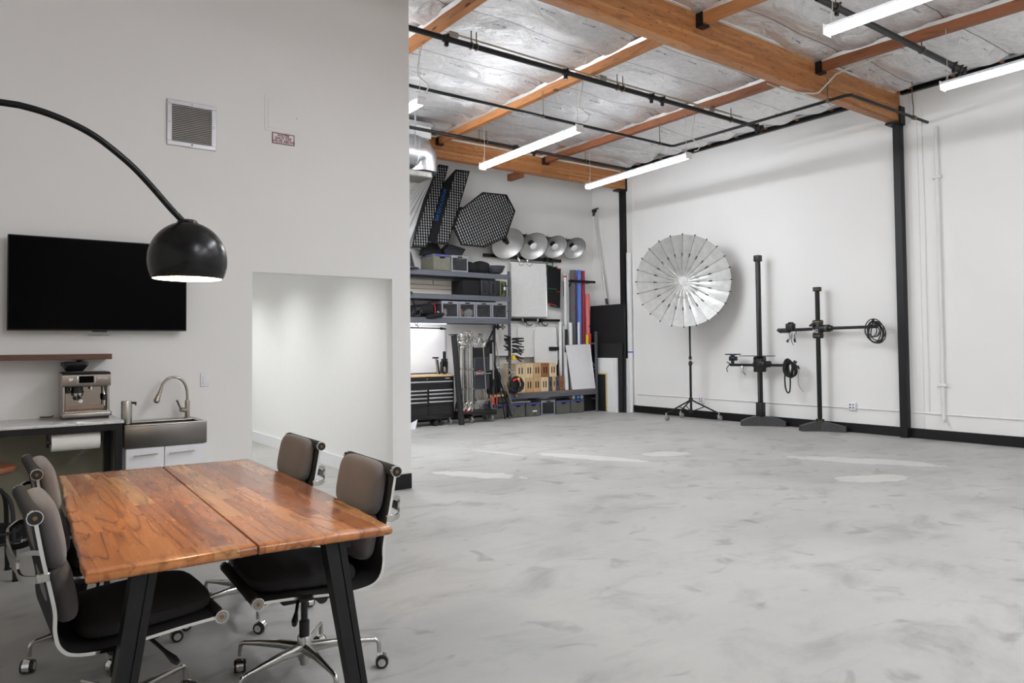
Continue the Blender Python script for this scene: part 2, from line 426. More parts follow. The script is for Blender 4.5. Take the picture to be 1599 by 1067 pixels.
def dup(root, loc, rotz, label, group=None):
    r = root.copy(); COL.objects.link(r); r.location = loc; r.rotation_euler = (0, 0, rotz); r['label'] = label
    if group: r['group'] = group
    def rec(src, dst):
        for ch in kids(src):
            if ch.parent != src: continue
            c = ch.copy(); COL.objects.link(c); c.parent = dst; rec(ch, c)
    rec(root, r); return r
def lettering(name, txt, size, m, parent, loc, X, Y, align='CENTER', ext=.001, ls=.85, off=0.0):
    """real text: X = reading direction, Y = up direction of the letters, in world space"""
    cu = bpy.data.curves.new(name, 'FONT'); cu.body = txt; cu.size = size; cu.extrude = ext
    cu.align_x = align; cu.align_y = 'CENTER'; cu.materials.append(m); cu.space_line = ls; cu.offset = off
    tmp = bpy.data.objects.new(name+'_tmp', cu)
    me = bpy.data.meshes.new_from_object(tmp); bpy.data.objects.remove(tmp)
    me.materials.clear(); me.materials.append(m)
    o = bpy.data.objects.new(name, me); COL.objects.link(o)
    X, Y = Vector(X).normalized(), Vector(Y).normalized(); Z = X.cross(Y)
    Mw = Matrix(((X.x, Y.x, Z.x, loc[0]), (X.y, Y.y, Z.y, loc[1]), (X.z, Y.z, Z.z, loc[2]), (0, 0, 0, 1)))
    o.parent = parent; o.matrix_basis = root_inv(parent) @ Mw
    return o
def smooth_path(pts, n=6, closed=False):
    """Catmull-Rom through the points"""
    P = [Vector(p) for p in pts]; out = []; m = len(P)
    rng = range(m) if closed else range(m-1)
    for i in rng:
        if closed: a, b, c, d = P[i-1], P[i], P[(i+1) % m], P[(i+2) % m]
        else: a, b, c, d = P[max(i-1, 0)], P[i], P[i+1], P[min(i+2, m-1)]
        for k in range(n):
            t = k/n
            out.append(.5*((2*b)+(-a+c)*t+(2*a-5*b+4*c-d)*t*t+(-a+3*b-3*c+d)*t**3))
    if not closed: out.append(P[-1])
    return out
def orient(nrm, up=(0, 0, 1)):
    """rotation taking local z to nrm"""
    z = Vector(nrm).normalized(); x = Vector(up).cross(z).normalized(); y = z.cross(x)
    return Matrix(((x.x, y.x, z.x), (x.y, y.y, z.y), (x.z, y.z, z.z)))

# ================================================================== SETTING
struct('floor', MB().box(-4.2, RX+.2, -7.7, RY+.2, -.12, 0), CONC)
struct('wall_right', MB().box(RX, RX+.15, -7.7, RY+.2, 0, 5.6), WALL)
struct('wall_back', MB().box(-4.2, RX, RY, RY+.15, 0, 5.6), WALL)
m = MB(); PT = PY+.13
DX0, DX1, DZ = 1.942, 3.318, 2.107
m.box(-4.2, DX0, PY, PT, 0, 5.45); m.box(DX1, 3.52, PY, PT, 0, 5.45); m.box(DX0, DX1, PY, PT, DZ, 5.45)
struct('wall_partition', m, WALL)
struct('wall_passage', MB().box(3.42, 3.52, PT, RY, 0, 5.45), PASSW)
struct('wall_passage_left', MB().box(.8, .92, PT, RY, 0, 2.8), PASSW)
struct('ceiling_passage', MB().box(.8, 3.42, PT, RY, 2.75, 2.85), PASSW)
struct('wall_left', MB().box(-4.2, -4.0, -7.7, PY, 0, 5.6), WALL)
struct('wall_front', MB().box(-4.2, RX, -7.7, -7.5, 0, 5.6), WALL)
struct('roof_deck', MB().box(-4.2, RX+.15, -7.7, RY+.15, RZ, RZ+.1), WHITE)
struct('baseboard_right', MB().rbox(RX-.02, RX, -7.5, RY, 0, .145, .004, 1), BLACKP)
struct('baseboard_back', MB().rbox(3.56, RX-.02, RY-.02, RY, 0, .145, .004, 1), BLACKP)
struct('baseboard_partition', MB().rbox(DX1, 3.52, PY-.018, PY, 0, .15, .004, 1), BLACKP)
struct('baseboard_kitchen', MB().rbox(-4, DX0, PY-.018, PY, 0, .15, .004, 1), BLACKP)
struct('baseboard_passage', MB().box(3.405, 3.42, PT, RY, 0, .15).box(.92, 3.405, RY-.015, RY, 0, .15), WHITEG)

# insulation foil between the roof beams
def foil_mesh():
    mb = MB(); nx, ny = 190, 290
    x0, x1, y0, y1 = -4.0, 10.93, -7.5, RY-.01
    P = []
    for j in range(ny+1):
        y = y0+(y1-y0)*j/ny
        for i in range(nx+1):
            x = x0+(x1-x0)*i/nx
            fy = ((y+20.13)/.61) % 1.0
            s = math.sin(PI*fy)
            z = 5.215-.065*s**.7
            z += .05*noise.noise(Vector((x*1.1, y*1.9, 1)))+.03*noise.noise(Vector((x*2.3+y*1.5, y*3.4-x, 5)))*s
            for px in PURX:
                xx = px(y)-.045
                d = abs(x-xx)
                if d < .22: z -= .05*(1-d/.22)**2
            P.append((x, y, max(z, 5.125)))
    fs = [(j*(nx+1)+i, j*(nx+1)+i+1, (j+1)*(nx+1)+i+1, (j+1)*(nx+1)+i) for j in range(ny) for i in range(nx)]
    mb.add(P, fs); return mb
skew = lambda x: (lambda y: x+(.06*(5.2-y) if y < 5.2 else 0))
PURX = [skew(4.19), skew(6.53), skew(8.93), skew(1.8), skew(-.6)]
ceil = struct('ceiling', foil_mesh(), FOIL)
ceil.data.polygons.foreach_set('use_smooth', [True]*len(ceil.data.polygons))
# glulam beams along x
for (y0, y1, z0) in ((5.2, 5.335, 4.73), (10.95, 11.09, 4.77), (-.65, -.515, 4.73)):
    struct('ceiling_beam', MB().rbox(-4.0, 11.12, y0, y1, z0, RZ, .006, 1), GLU, 'laminated timber roof beam spanning wall to wall')
# purlins along y, each span its own timber
def purlin(x, ya, yb, m, zt=5.34, z0=5.0):
    mb = MB(); f = skew(x)
    mb.hexa([(f(ya)-.09, ya, z0), (f(ya), ya, z0), (f(yb), yb, z0), (f(yb)-.09, yb, z0),
             (f(ya)-.09, ya, zt), (f(ya), ya, zt), (f(yb), yb, zt), (f(yb)-.09, yb, zt)])
    return struct('ceiling_purlin', mb, m, 'timber purlin between two laminated beams')
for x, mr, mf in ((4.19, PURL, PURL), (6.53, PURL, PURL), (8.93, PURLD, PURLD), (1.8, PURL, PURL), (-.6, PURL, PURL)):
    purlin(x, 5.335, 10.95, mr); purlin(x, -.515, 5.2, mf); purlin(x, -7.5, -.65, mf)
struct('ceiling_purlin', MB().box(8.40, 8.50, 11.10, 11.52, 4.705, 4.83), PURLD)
# bright foil flange along purlins and beams
mb = MB()
for x in (4.19, 6.53, 8.93, 1.8, -.6):
    f = skew(x)
    for ya, yb in ((5.34, 10.94), (-.5, 5.19)):
        n = 60
        for k in range(n):
            a, b = ya+(yb-ya)*k/n, ya+(yb-ya)*(k+1)/n
            za = 5.13+.014*noise.noise(Vector((x, a*3, 2))); zb = 5.13+.014*noise.noise(Vector((x, b*3, 2)))
            mb.add([(f(a)-.094, a, za-.02), (f(b)-.094, b, zb-.02), (f(b)-.118, b, zb+.02), (f(a)-.118, a, za+.02)], [(0, 1, 2, 3)])
            mb.add([(f(a)+.004, a, za-.02), (f(b)+.004, b, zb-.02), (f(b)+.028, b, zb+.02), (f(a)+.028, a, za+.02)], [(0, 1, 2, 3)])
struct('ceiling_foil_flange', mb, mat('bright foil edge', (228, 228, 226), .3, metal=.7, var=.06, sc=14, bump=.4, bsc=30))
mb = MB()
for (y, zz) in ((5.2, 5.15), (10.95, 5.12)):
    mb.box(-4, 10.95, y-.035, y-.001, zz-.012, zz+.012)
struct('ceiling_beam_tape', mb, mat('white foil tape', (232, 232, 230), .4, metal=.3, var=.04))
# steel joist hangers
for x in (4.19, 6.53, 8.93):
    for y, zt in ((5.2, 5.15), (10.95, 5.1)):
        mb = MB(); mb.box(x-.102, x-.09, y-.09, y, 4.975, zt); mb.box(x, x+.012, y-.09, y, 4.975, zt); mb.box(x-.102, x+.012, y-.10, y, 4.968, 4.98)
        struct('ceiling_joist_hanger', mb, STEEL)
# steel ledger on the right wall with joist ends showing
struct('trim_1', MB().box(RX-.07, RX, -7.5, 5.2, 5.16, 5.4).box(RX-.07, RX, 5.335, RY, 5.16, 5.4), STEEL, 'black steel ledger along the top of the right wall')
mb = MB(); y = -4.7
while y < 12:
    if not (5.1 < y < 5.45 or 10.9 < y < 11.15): mb.box(10.9, RX-.01, y-.02, y+.02, 5.2, 5.36)
    y += .61
struct('ceiling_joists', mb, PURL)
mb = MB(); mb.box(10.90, 10.955, -5, 5.19, 5.165, 5.19); mb.box(10.94, 10.955, -5, 5.19, 5.165, 5.24); mb.box(10.90, 10.955, 5.34, 10.94, 5.165, 5.19); mb.box(10.94, 10.955, 5.34, 10.94, 5.165, 5.24)
struct('trim_2', mb, mat('galvanised edge angle', (150, 152, 156), .4, metal=.6), 'galvanised angle at the edge of the ceiling foil')
# steel columns against the right wall
for (y0, y1, zb) in ((5.2, 5.31, 4.73), (11.02, 11.13, 4.77)):
    mb = MB(); mb.rbox(11.095, RX-.001, y0, y1, 0, zb-.02, .004, 1)
    mb.box(10.96, RX-.001, y0-.02, y1+.04, zb-.035, zb-.002); mb.box(11.06, RX-.001, y0-.03, y0-.01, zb-.03, zb+.24); mb.box(11.06, RX-.001, y1+.03, y1+.05, zb-.03, zb+.24)
    struct('steel_column', mb, BLACKP, 'black square steel column against the right wall')
# white panel joint and pipe runs on the right wall
mb = MB(); mb.rbox(RX-.014, RX, 5.0, 5.10, .146, 5.15, .006, 2)
struct('trim_3', mb, WALL, 'white boxed seam beside the near column')
mb = MB(); mb.rbox(RX-.014, RX, 10.8, 10.9, .146, 4.9, .006, 2)
struct('trim_4', mb, WALL, 'white boxed seam beside the far column')
o = build('wall_conduit', MB().tube([(RX-.014, 10.75, .385), (RX-.014, 5.33, .385)], .0105, 8), WHITE)
tag(o, 'thin white electrical conduit along the right wall from the corner to the near column', 'conduit')
o = build('wall_conduit', MB().tube([(RX-.014, 5.18, .385), (RX-.014, 4.86, .375), (RX-.014, -1, .375)], .0105, 8), WHITE)
tag(o, 'thin white electrical conduit low on the right wall to the right of the near column', 'conduit')
for (y, z, nm) in ((9.07, .36, 'behind the rolling umbrella stand'), (6.08, .42, 'between the camera stand and the near column')):
    t = thing('outlet_box', 'white surface mounted four-way power outlet box '+nm, 'power outlet', (RX, y, z-.06))
    build('box', MB().rbox(RX-.055, RX-.001, y-.055, y+.055, z-.065, z+.055, .008), WHITEG, t)
    for a in (-.024, .024):
        for b in (-.028, .02): build('socket', MB().rbox(RX-.060, RX-.054, y+a-.015, y+a+.015, z+b-.014, z+b+.014, .003, 1), mat('outlet grey', (120, 122, 128), .5), t)
# vertical white pipe with coupling
t = thing('wall_pipe', 'white vertical pipe with couplings running down the right wall', 'pipe', (RX, 4.73, .3))
build('pipe', MB().tube([(RX-.03, 4.73, 4.56), (RX-.03, 4.73, .32)], .024, 12), WHITE, t)
for z in (3.82, .80): build('clamp', MB().rbox(RX-.065, RX-.001, 4.67, 4.79, z-.02, z+.02, .006, 1), WHITE, t)
build('elbow', MB().tube(smooth_path([(RX-.03, 4.73, .34), (RX-.035, 4.73, .30), (RX-.10, 4.73, .285)], 4), .026, 12), WHITE, t)
o = build('wall_cable', MB().tube(smooth_path([(RX-.01, 4.93, 4.9), (RX-.012, 4.935, 4.2), (RX-.008, 4.925, 3.4), (RX-.012, 4.93, 2.0), (RX-.01, 4.93, .4)], 5), .006, 6), WHITE)
tag(o, 'thin white cable running down the right wall between column and pipe', 'cable')

# ================================================================== LIGHTING
def tube_light(x, y0, y1, z, label, wires, dx=0, m=None):
    t = thing('tube_light', label, 'light', (x, (y0+y1)/2, z), 0, 'hanging tube lights')
    L = Vector((dx, y1-y0, 0)); a = Vector((x-dx/2, y0, z)); b = a+L
    d = L.normalized(); s = Vector((0, 0, 1)).cross(d)
    sec = [(-.060, .006), (-.058, -.014), (-.046, -.034), (-.024, -.047), (0, -.051), (.024, -.047), (.046, -.034), (.058, -.014), (.060, .006)]
    mb = MB(); n = len(sec)
    vs = [p+s*q[0]+Vector((0, 0, q[1])) for p in (a, b) for q in sec]
    mb.add(vs, [(i, i+1, n+i+1, n+i) for i in range(n-1)]+[tuple(range(n)), tuple(range(2*n-1, n-1, -1))])
    build('diffuser', mb, m or TUBEM, t)
    hs = [(-.060, .007), (-.056, .035), (-.03, .05), (.03, .05), (.056, .035), (.060, .007)]; vs = [p+s*q[0]+Vector((0, 0, q[1])) for p in (a, b) for q in hs]
    mb = MB(); mb.add(vs, [(i, i+1, 7+i, 6+i) for i in range(5)]+[(5, 0, 6, 11), tuple(range(6)), tuple(range(11, 5, -1))]); build('housing', mb, WHITEG, t)
    for k in (0, 1):
        e = a-d*.006 if k == 0 else b+d*.006
        mb = MB(); mb.obox(e+Vector((0, 0, .0)), d*.006, s*.062, (0, 0, .051)); build('end_cap', mb, PAPERW, t)
    for (fy, zt) in wires:
        p = a+L*fy
        mb = MB(); mb.tube([p+Vector((0, 0, .06)), p+Vector((.01, 0, .25)), (p.x, p.y, zt)], .003, 5)
        mb.tube([p+s*.03+Vector((0, 0, .05)), p+Vector((0, 0, .16)), p-s*.03+Vector((0, 0, .05))], .003, 5)
        build('hanging_wire', mb, WIREW, t)
    return t
ZL = 4.35
tube_light(6.52, 7.24, 9.66, ZL, 'long lit tube light hanging over the middle of the studio before the octagonal softbox', [(.02, 5.0), (.98, 5.0)], .06, TUBER)
tube_light(8.90, 7.32, 9.80, ZL, 'long lit tube light hanging nearest the back corner column', [(.02, 5.0), (.98, 5.0)], .17, TUBEW)
tube_light(4.20, 7.48, 9.9, ZL, 'lit tube light mostly hidden behind the white partition edge', [(.02, 5.0), (.98, 5.0)], 0, TUBEP)
tube_light(6.42, 1.20, 3.62, ZL, 'lit tube light cut off by the top of the picture', [(.02, 5.0), (.98, 5.0)], -.10)
tube_light(8.83, 1.25, 3.66, ZL, 'lit tube light nearest the right wall at the right edge of the picture', [(.02, 5.0), (.98, 5.0)], .06)
tube_light(4.2, 1.2, 3.62, ZL, 'lit tube light hanging above the front of the studio outside the picture', [(.02, 5.0), (.98, 5.0)], 0, TUBEB)
for y in (-2.5, -6.2):  # unseen tube rows added to brighten the floor and kitchen wall
    for x in (1.9, 4.2, 6.5, 8.9)[0 if y > -3 else 1:]:
        tube_light(x, y, y+2.4, ZL, 'unseen added tube light behind the camera, '+('first' if y > -3 else 'second')+' row, '+{1.9: 'first', 4.2: 'second', 6.5: 'third', 8.9: 'fourth'}[x]+' from the left wall', [(.02, 5.0), (.98, 5.0)], 0, TUBEB if x < 5 else None)
# cords down to the lights
for (x, y, zt, nm) in ((6.50, 7.16, 5.0, 'looped white power cord dropping to the middle hanging tube light'), (8.9, 7.26, 5.0, 'looped white power cord dropping to the tube light near the right wall'),
                       (4.17, 7.4, 5.0, 'white power cord dropping to the tube light beside the partition')):
    pts = [(x, y, zt), (x-.04, y-.02, zt-.12), (x-.05, y+.02, zt-.35), (x-.02, y-.02, ZL+.22), (x+.05, y-.05, ZL+.16), (x+.04, y-.03, ZL+.09), (x, y+.015, ZL+.075)]
    o = build('power_cord', MB().tube(smooth_path(pts, 5), .008, 6), WIREW); tag(o, nm, 'cord')
# passage downlights
for k, y in enumerate((7.6, 9.6, 11.3)):
    t = thing('downlight', 'round recessed downlight in the passage ceiling, '+['nearest the doorway', 'the middle one', 'deepest in the passage'][k], 'light', (2.35, y, 2.74), 0, 'passage downlights')
    build('trim_ring', MB().lathe([(.075, 2.75), (.095, 2.75), (.095, 2.742), (.075, 2.742), (.075, 2.75)], (2.35, y, 0), 24), WHITE, t)
    build('lens', MB().cyl((2.35, y, 2.7495), (2.35, y, 2.744), .074, n=24), DOWNM, t)
    ld = bpy.data.lights.new('downlight_lamp', 'SPOT'); ld.energy = PASS_E; ld.spot_size = 2.4; ld.spot_blend = .8; ld.shadow_soft_size = .07; ld.color = (.985, .99, 1)
    lo = bpy.data.objects.new('downlight_lamp', ld); COL.objects.link(lo); lo.location = (2.35, y, 2.72)

# ================================================================== CEILING PIPES
def clampbits(mb, p, s=1.0):
    x, y, z = p
    mb.cyl((x-.035*s, y, z), (x+.035*s, y, z), .042*s, n=10); mb.box(x-.02*s, x+.02*s, y-.015*s, y+.015*s, z-.085*s, z-.03*s)
    mb.cyl((x, y-.05*s, z+.03*s), (x, y+.05*s, z+.03*s), .012*s, n=8)
def pipe_thing(label, pts, r, rods, clamps, zrod=5.0):
    t = thing('ceiling_pipe', label, 'pipe', tuple(pts[0]))
    build('pipe', MB().tube(pts, r, 12), STEEL, t)
    for (x, y) in rods:
        z = pts[0][2]; mb = MB(); mb.cyl((x, y, z+r*.5), (x, y, zrod), .007, n=6); mb.tube([(x, y+r*1.25*math.cos(a*PI/6), z+r*1.25*math.sin(a*PI/6)) for a in range(12)], .006, 6, closed=True)
        build('hanger_rod', mb, mat('brassy hanger rod', (112, 100, 78), .45, metal=.6), t)
    for c in clamps:
        mb = MB(); clampbits(mb, c); build('clamp', mb, STEEL, t)
    return t
pipe_thing('black pipe crossing the ceiling nearest the big laminated beam, its clamps hanging on it', [(-3.9, 6.77, 4.83), (9.93, 6.77, 4.83)], .032, [(4.45, 6.77), (4.52, 6.77), (6.75, 6.77), (6.85, 6.77), (9.15, 6.77)], [(4.12, 6.77, 4.83), (5.85, 6.77, 4.83), (7.40, 6.77, 4.83), (7.62, 6.77, 4.83), (9.78, 6.77, 4.83), (9.9, 6.77, 4.83)])
pipe_thing('thin black pipe that bends over to the right wall and passes under the big beam', [(-3.9, 7.84, 4.65), (9.0, 7.84, 4.65), (9.05, 7.8, 4.65), (9.07, 4.93, 4.65), (9.11, 4.87, 4.65), (11.18, 4.84, 4.65)], .021, [(3.8, 7.84), (6.35, 7.84), (8.75, 7.84)], [])
o = build('hanger_rod', MB().cyl((9.07, 5.17, 4.66), (9.07, 5.17, 4.95), .007, n=6).cyl((9.07, 5.17, 4.63), (9.07, 5.17, 4.68), .03, n=8), mat('brassy hanger rod', (112, 100, 78))); tag(o, 'short threaded rod holding the bent pipe to the big laminated beam', 'rod')
o = build('hanger_cable', MB().tube(smooth_path([(10.78, 4.86, 4.66), (10.77, 4.85, 4.8), (10.79, 4.87, 4.95), (10.77, 4.86, 5.18)], 5), .007, 6).cyl((10.75, 4.85, 4.65), (10.81, 4.85, 4.65), .034, n=8), mat('brassy hanger rod', (112, 100, 78))); tag(o, 'twisted cable holding the end of the bent pipe near the right wall', 'cable')
pipe_thing('black pipe crossing the ceiling deepest in the room, in front of the rear beam', [(3.6, 9.83, 4.82), (10.2, 9.83, 4.82)], .027, [(6.6, 9.83), (6.75, 9.83), (8.95, 9.83)], [(7.35, 9.83, 4.82), (7.75, 9.83, 4.82), (10.1, 9.83, 4.82)])
pipe_thing('black pipe at the top right crossing behind the nearest tube light', [(6.76, 3.94, 4.9), (10.15, 3.94, 4.9)], .034, [(9.0, 3.94), (7.1, 3.94)], [(7.12, 3.94, 4.9), (9.85, 3.94, 4.9), (10.02, 3.94, 4.9), (10.12, 3.94, 4.9)])
o = build('ceiling_conduit', MB().tube([(4.3, 6.95, 5.0), (6.45, 6.95, 4.98), (9.6, 6.9, 4.98)], .012, 6), BEIGE); tag(o, 'thin beige conduit running beside the thick black ceiling pipe', 'conduit')
for x in (4.3, 6.62, 8.86):
    o = build('junction_box', MB().rbox(x-.06, x+.06, 6.89, 7.0, 4.93, 5.0, .006, 1), mat('galvanised box', (170, 168, 160), .45, metal=.6)); tag(o, {4.3: 'galvanised junction box on the purlin nearest the partition', 6.62: 'galvanised junction box under the middle purlin', 8.86: 'galvanised junction box under the dark purlin near the right wall'}[x], 'junction box')
o = build('flexible_conduit', MB().tube([(9.05, 4.3, 4.985), (9.0, 4.75, 4.98), (8.97, 5.0, 4.93), (8.86, 5.17, 4.72), (8.82, 5.22, 4.712), (8.5, 5.36, 4.71), (8.2, 5.5, 4.80)], .011, 7), WIREW); tag(o, 'grey conduit stepping down around the big laminated beam', 'conduit')

# ================================================================== KITCHEN WALL
t = thing('television', 'black flat screen television mounted on the white wall above the coffee counter', 'television', (.767, PY, 1.56))
build('bezel', MB().rbox(.155, 1.378, 6.425, 6.47, 1.572, 2.28, .004, 1), mat('television edge', (14, 14, 15), .35), t)
build('screen', MB().box(.163, 1.370, 6.421, 6.4265, 1.582, 2.272), TVM, t)
build('wall_bracket', MB().box(.45, 1.08, 6.47, PY-.001, 1.7, 2.15), BLKPL, t)
build('sensor_bar', MB().box(.70, .80, 6.43, 6.46, 1.562, 1.576), BLKPL, t)
build('standby_light', MB().cyl((.755, 6.428, 1.568), (.755, 6.432, 1.568), .003, n=8), mat('red standby lamp', (230, 30, 50), .4), t)
t = thing('wall_notice', 'tiny black notice lettering stuck to the wall under the television', 'notice', (.755, PY, 1.53))
build('label', MB().box(.69, .82, PY-.0012, PY-.0002, 1.531, 1.546), WALL, t)
lettering('lettering', 'DO NOT TOUCH SCREEN', .0125, BLACKP, t, (.755, PY-.0022, 1.538), (1, 0, 0), (0, 0, 1), ext=.0003)

# vent grille
t = thing('wall_vent', 'square aluminium vent grille with louvres high on the kitchen wall', 'vent', (1.434, PY, 3.13))
mb = MB(); x0, x1, z0, z1 = 1.238, 1.631, 3.134, 3.522
for (a, b, c, d) in ((x0, x1, z1-.04, z1), (x0, x1, z0, z0+.04), (x0, x0+.04, z0+.036, z1-.036), (x1-.04, x1, z0+.036, z1-.036)):
    mb.rbox(a, b, PY-.016-(.001 if b-a < .05 else 0), PY-.001, c, d, .004, 1)
build('frame', mb, mat('bright aluminium trim', (205, 205, 208), .3, metal=.6, var=.03), t)
mb = MB()
for k in range(20):
    z = z0+.045+k*.0152
    mb.hexa([(x0+.04, PY-.013, z), (x1-.04, PY-.013, z), (x1-.04, PY-.002, z+.008), (x0+.04, PY-.002, z+.008), (x0+.04, PY-.013, z+.003), (x1-.04, PY-.013, z+.003), (x1-.04, PY-.002, z+.011), (x0+.04, PY-.002, z+.011)])
build('louvres', mb, mat('aluminium louvre', (205, 200, 194), .4, metal=.3), t)
build('backing', MB().box(x0+.038, x1-.038, PY-.0018, PY-.0008, z0+.038, z1-.038), DARKGAP, t)
mb = MB()
for (x, z) in ((x0+.02, 3.33), (x1-.02, 3.33), (1.434, z0+.02), (1.434, z1-.02)): mb.cyl((x, PY-.019, z), (x, PY-.015, z), .008, n=10)
build('screws', mb, CHROME, t)
# access panel and sign
t = thing('access_panel', 'white square access panel painted like the wall, above the water valve sign', 'access panel', (2.22, PY, 3.395))
build('frame', MB().rbox(2.052, 2.39, PY-.004, PY-.0005, 3.395, 3.716, .002, 1), WALL, t)
build('door', MB().rbox(2.08, 2.364, PY-.007, PY-.003, 3.423, 3.69, .002, 1), WALL, t)
build('latch', MB().cyl((2.345, PY-.010, 3.55), (2.345, PY-.006, 3.55), .005, n=8), BRUSH, t)
t = thing('wall_sign', 'small white sign with dark red letters about the water valve', 'sign', (2.22, PY, 3.288))
build('plate', MB().box(2.117, 2.323, PY-.004, PY-.0005, 3.288, 3.388), mat('sign border dark red', (110, 40, 44), .5), t)
build('face', MB().box(2.125, 2.315, PY-.005, PY-.0038, 3.296, 3.380), mat('sign white', (222, 220, 224), .4), t)
RDK = mat('dark red lettering', (124, 24, 30), .5)
lettering('lettering', 'WATER\nSHUT-OFF\nVALVE ABOVE', .033, RDK, t, (2.22, PY-.0058, 3.339), (1, 0, 0), (0, 0, 1), ext=.0004, ls=.8, off=.0011)
t = thing('light_switch', 'white rocker light switch on the wall right of the sink faucet', 'light switch', (1.546, PY, 1.10))
build('plate', MB().rbox(1.511, 1.581, PY-.007, PY-.0005, 1.103, 1.216, .003, 1), WHITEG, t)
build('rocker', MB().rbox(1.528, 1.564, PY-.011, PY-.006, 1.126, 1.193, .002, 1), WHITE, t)
# shelf
t = thing('wall_shelf', 'dark timber wall shelf above the coffee machine', 'shelf', (0, PY, 1.35))
build('board', MB().rbox(-1.2, .815, 6.275, PY-.001, 1.352, 1.393, .003, 1), SHELFW, t)
mb = MB(); mb.sweep([(.62, PY-.006, 1.22), (.62, PY-.006, 1.345), (.62, 6.33, 1.346)], (.018, .004), (1, 0, 0)); build('bracket', mb, STEEL, t)
mb = MB(); mb.sweep([(-.4, PY-.006, 1.22), (-.4, PY-.006, 1.345), (-.4, 6.33, 1.346)], (.018, .004), (1, 0, 0)); build('bracket', mb, STEEL, t)
# counter
CZ = .912
t = thing('coffee_counter', 'marble topped counter on a black square tube frame against the kitchen wall', 'counter', (-.2, 6.2, 0))
build('top', MB().rbox(-1.2, .845, 5.89, PY-.001, CZ-.02, CZ, .003, 2), MARBLE, t)
mb = MB(); mb.box(-1.2, .835, 5.9, 5.945, CZ-.066, CZ-.0205); mb.box(-1.2, .835, 6.46, 6.5, CZ-.066, CZ-.0205); mb.box(.79, .835, 5.945, 6.46, CZ-.066, CZ-.0205)
build('rail', mb, STEEL, t)
for (x, y) in ((.79, 5.9), (.79, 6.455), (-1.2, 5.9), (-1.2, 6.455)):
    build('leg', MB().box(x, x+.045, y, y+.045, 0, CZ-.067), STEEL, t)
o = build('wall_shade_sheet', MB().box(-1.6, .86, PY-.012, PY-.0005, .15, CZ-.07), OLIVE); tag(o, 'olive grey sheet painted as the shaded wall under the marble counter', 'panel')  # added dark sheet: shade under the counter is put into its colour
# paper towel
t = thing('paper_towel_roll', 'white paper towel roll on a black holder under the marble counter', 'paper towel', (.55, 5.99, .70))
build('roll', MB().cyl((.405, 5.985, .778), (.70, 5.985, .778), .062, n=40), TOWEL, t)
build('core', MB().cyl((.38, 5.985, .778), (.725, 5.985, .778), .012, n=12), BLKPL, t)
mb = MB()
mb.sweep([(.385, 5.985, CZ-.068), (.385, 5.985, .77)], (.02, .006), (0, 1, 0)); mb.cyl((.378, 5.985, .778), (.392, 5.985, .778), .033, n=20)
mb.sweep([(.72, 5.985, CZ-.068), (.72, 5.985, .77)], (.02, .003), (0, 1, 0)); mb.cyl((.717, 5.985, .778), (.723, 5.985, .778), .02, n=20)
mb.box(.38, .725, 5.965, 6.005, CZ-.07, CZ-.0665)
build('bracket', mb, BLKPL, t)
# sink unit
SZ = .852; SY = 6.05
t = thing('sink_cabinet', 'white two-door cabinet under the stainless steel sink', 'cabinet', (1.145, 6.3, 0))
build('body', MB().box(.88, 1.44, SY+.02, PY-.02, .0, .682), WHITEG, t)
for (a, b, ha, hb, nm) in ((.88, 1.141, .93, 1.09, 'left'), (1.147, 1.442, 1.172, 1.352, 'right')):
    d = build('door', MB().rbox(a, b, SY, SY+.019, .04, .682, .003, 1), WHITEG, t)
    mb = MB(); mb.tube([(ha, SY-.03, .628), (hb, SY-.03, .632)], .006, 8); mb.cyl((ha+.012, SY-.03, .628), (ha+.012, SY, .628), .005, n=8); mb.cyl((hb-.012, SY-.03, .632), (hb-.012, SY, .632), .005, n=8)
    build('handle', mb, CHROME, d)
t = thing('kitchen_sink', 'stainless steel apron sink set on the white cabinet', 'sink', (1.145, 6.3, .685))
mb = MB(); mb.rbox(.868, 1.448, SY-.012, SY+.005, .687, SZ-.004, .004, 2); mb.rbox(.868, .885, SY, PY-.02, .687, SZ-.004, .003, 1); mb.rbox(1.43, 1.448, SY, PY-.02, .687, SZ-.004, .003, 1); mb.rbox(.868, 1.448, 6.36, PY-.003, .687, SZ-.004, .003, 1)
mb.box(.885, 1.43, SY+.01, 6.36, .70, .71)
build('apron', mb, DKSTEEL, t)
mb = MB()
mb.rbox(.868, 1.45, SY-.014, SY+.022, SZ-.006, SZ+.006, .004, 2); mb.rbox(.868, 1.45, 6.33, PY-.003, SZ-.006, SZ+.004, .004, 2); mb.rbox(1.405, 1.45, SY+.02, 6.34, SZ-.006, SZ+.004, .004, 2); mb.rbox(.868, .895, SY+.02, 6.34, SZ-.006, SZ+.004, .004, 2)
build('rim', mb, BRUSH, t)
build('basin', MB().box(.9, 1.40, SY+.03, 6.33, .712, .716), BRUSH, t)
# faucet
NICK = mat('brushed nickel', (176, 168, 156), .27, metal=1, var=.05)
t = thing('kitchen_faucet', 'brushed nickel gooseneck faucet with pull-down spray head behind the sink', 'faucet', (1.385, 6.42, SZ+.004))
build('body', MB().lathe([(0, SZ+.004), (.028, SZ+.004), (.028, SZ+.012), (.02, SZ+.02), (.02, SZ+.13), (.017, SZ+.15), (0, SZ+.152)], (1.385, 6.42, 0), 20), NICK, t)
build('neck', MB().tube(smooth_path([(1.385, 6.42, SZ+.14), (1.383, 6.42, 1.07), (1.368, 6.42, 1.13), (1.335, 6.42, 1.175), (1.285, 6.42, 1.195), (1.235, 6.42, 1.18), (1.2, 6.42, 1.145), (1.188, 6.42, 1.11)], 5), .0105, 12), NICK, t)
build('spray_head', MB().tube([(1.19, 6.42, 1.115), (1.178, 6.42, 1.075), (1.16, 6.42, 1.03), (1.152, 6.42, 1.005), (1.15, 6.42, .998)], [.012, .015, .021, .026, .018], 18), NICK, t)
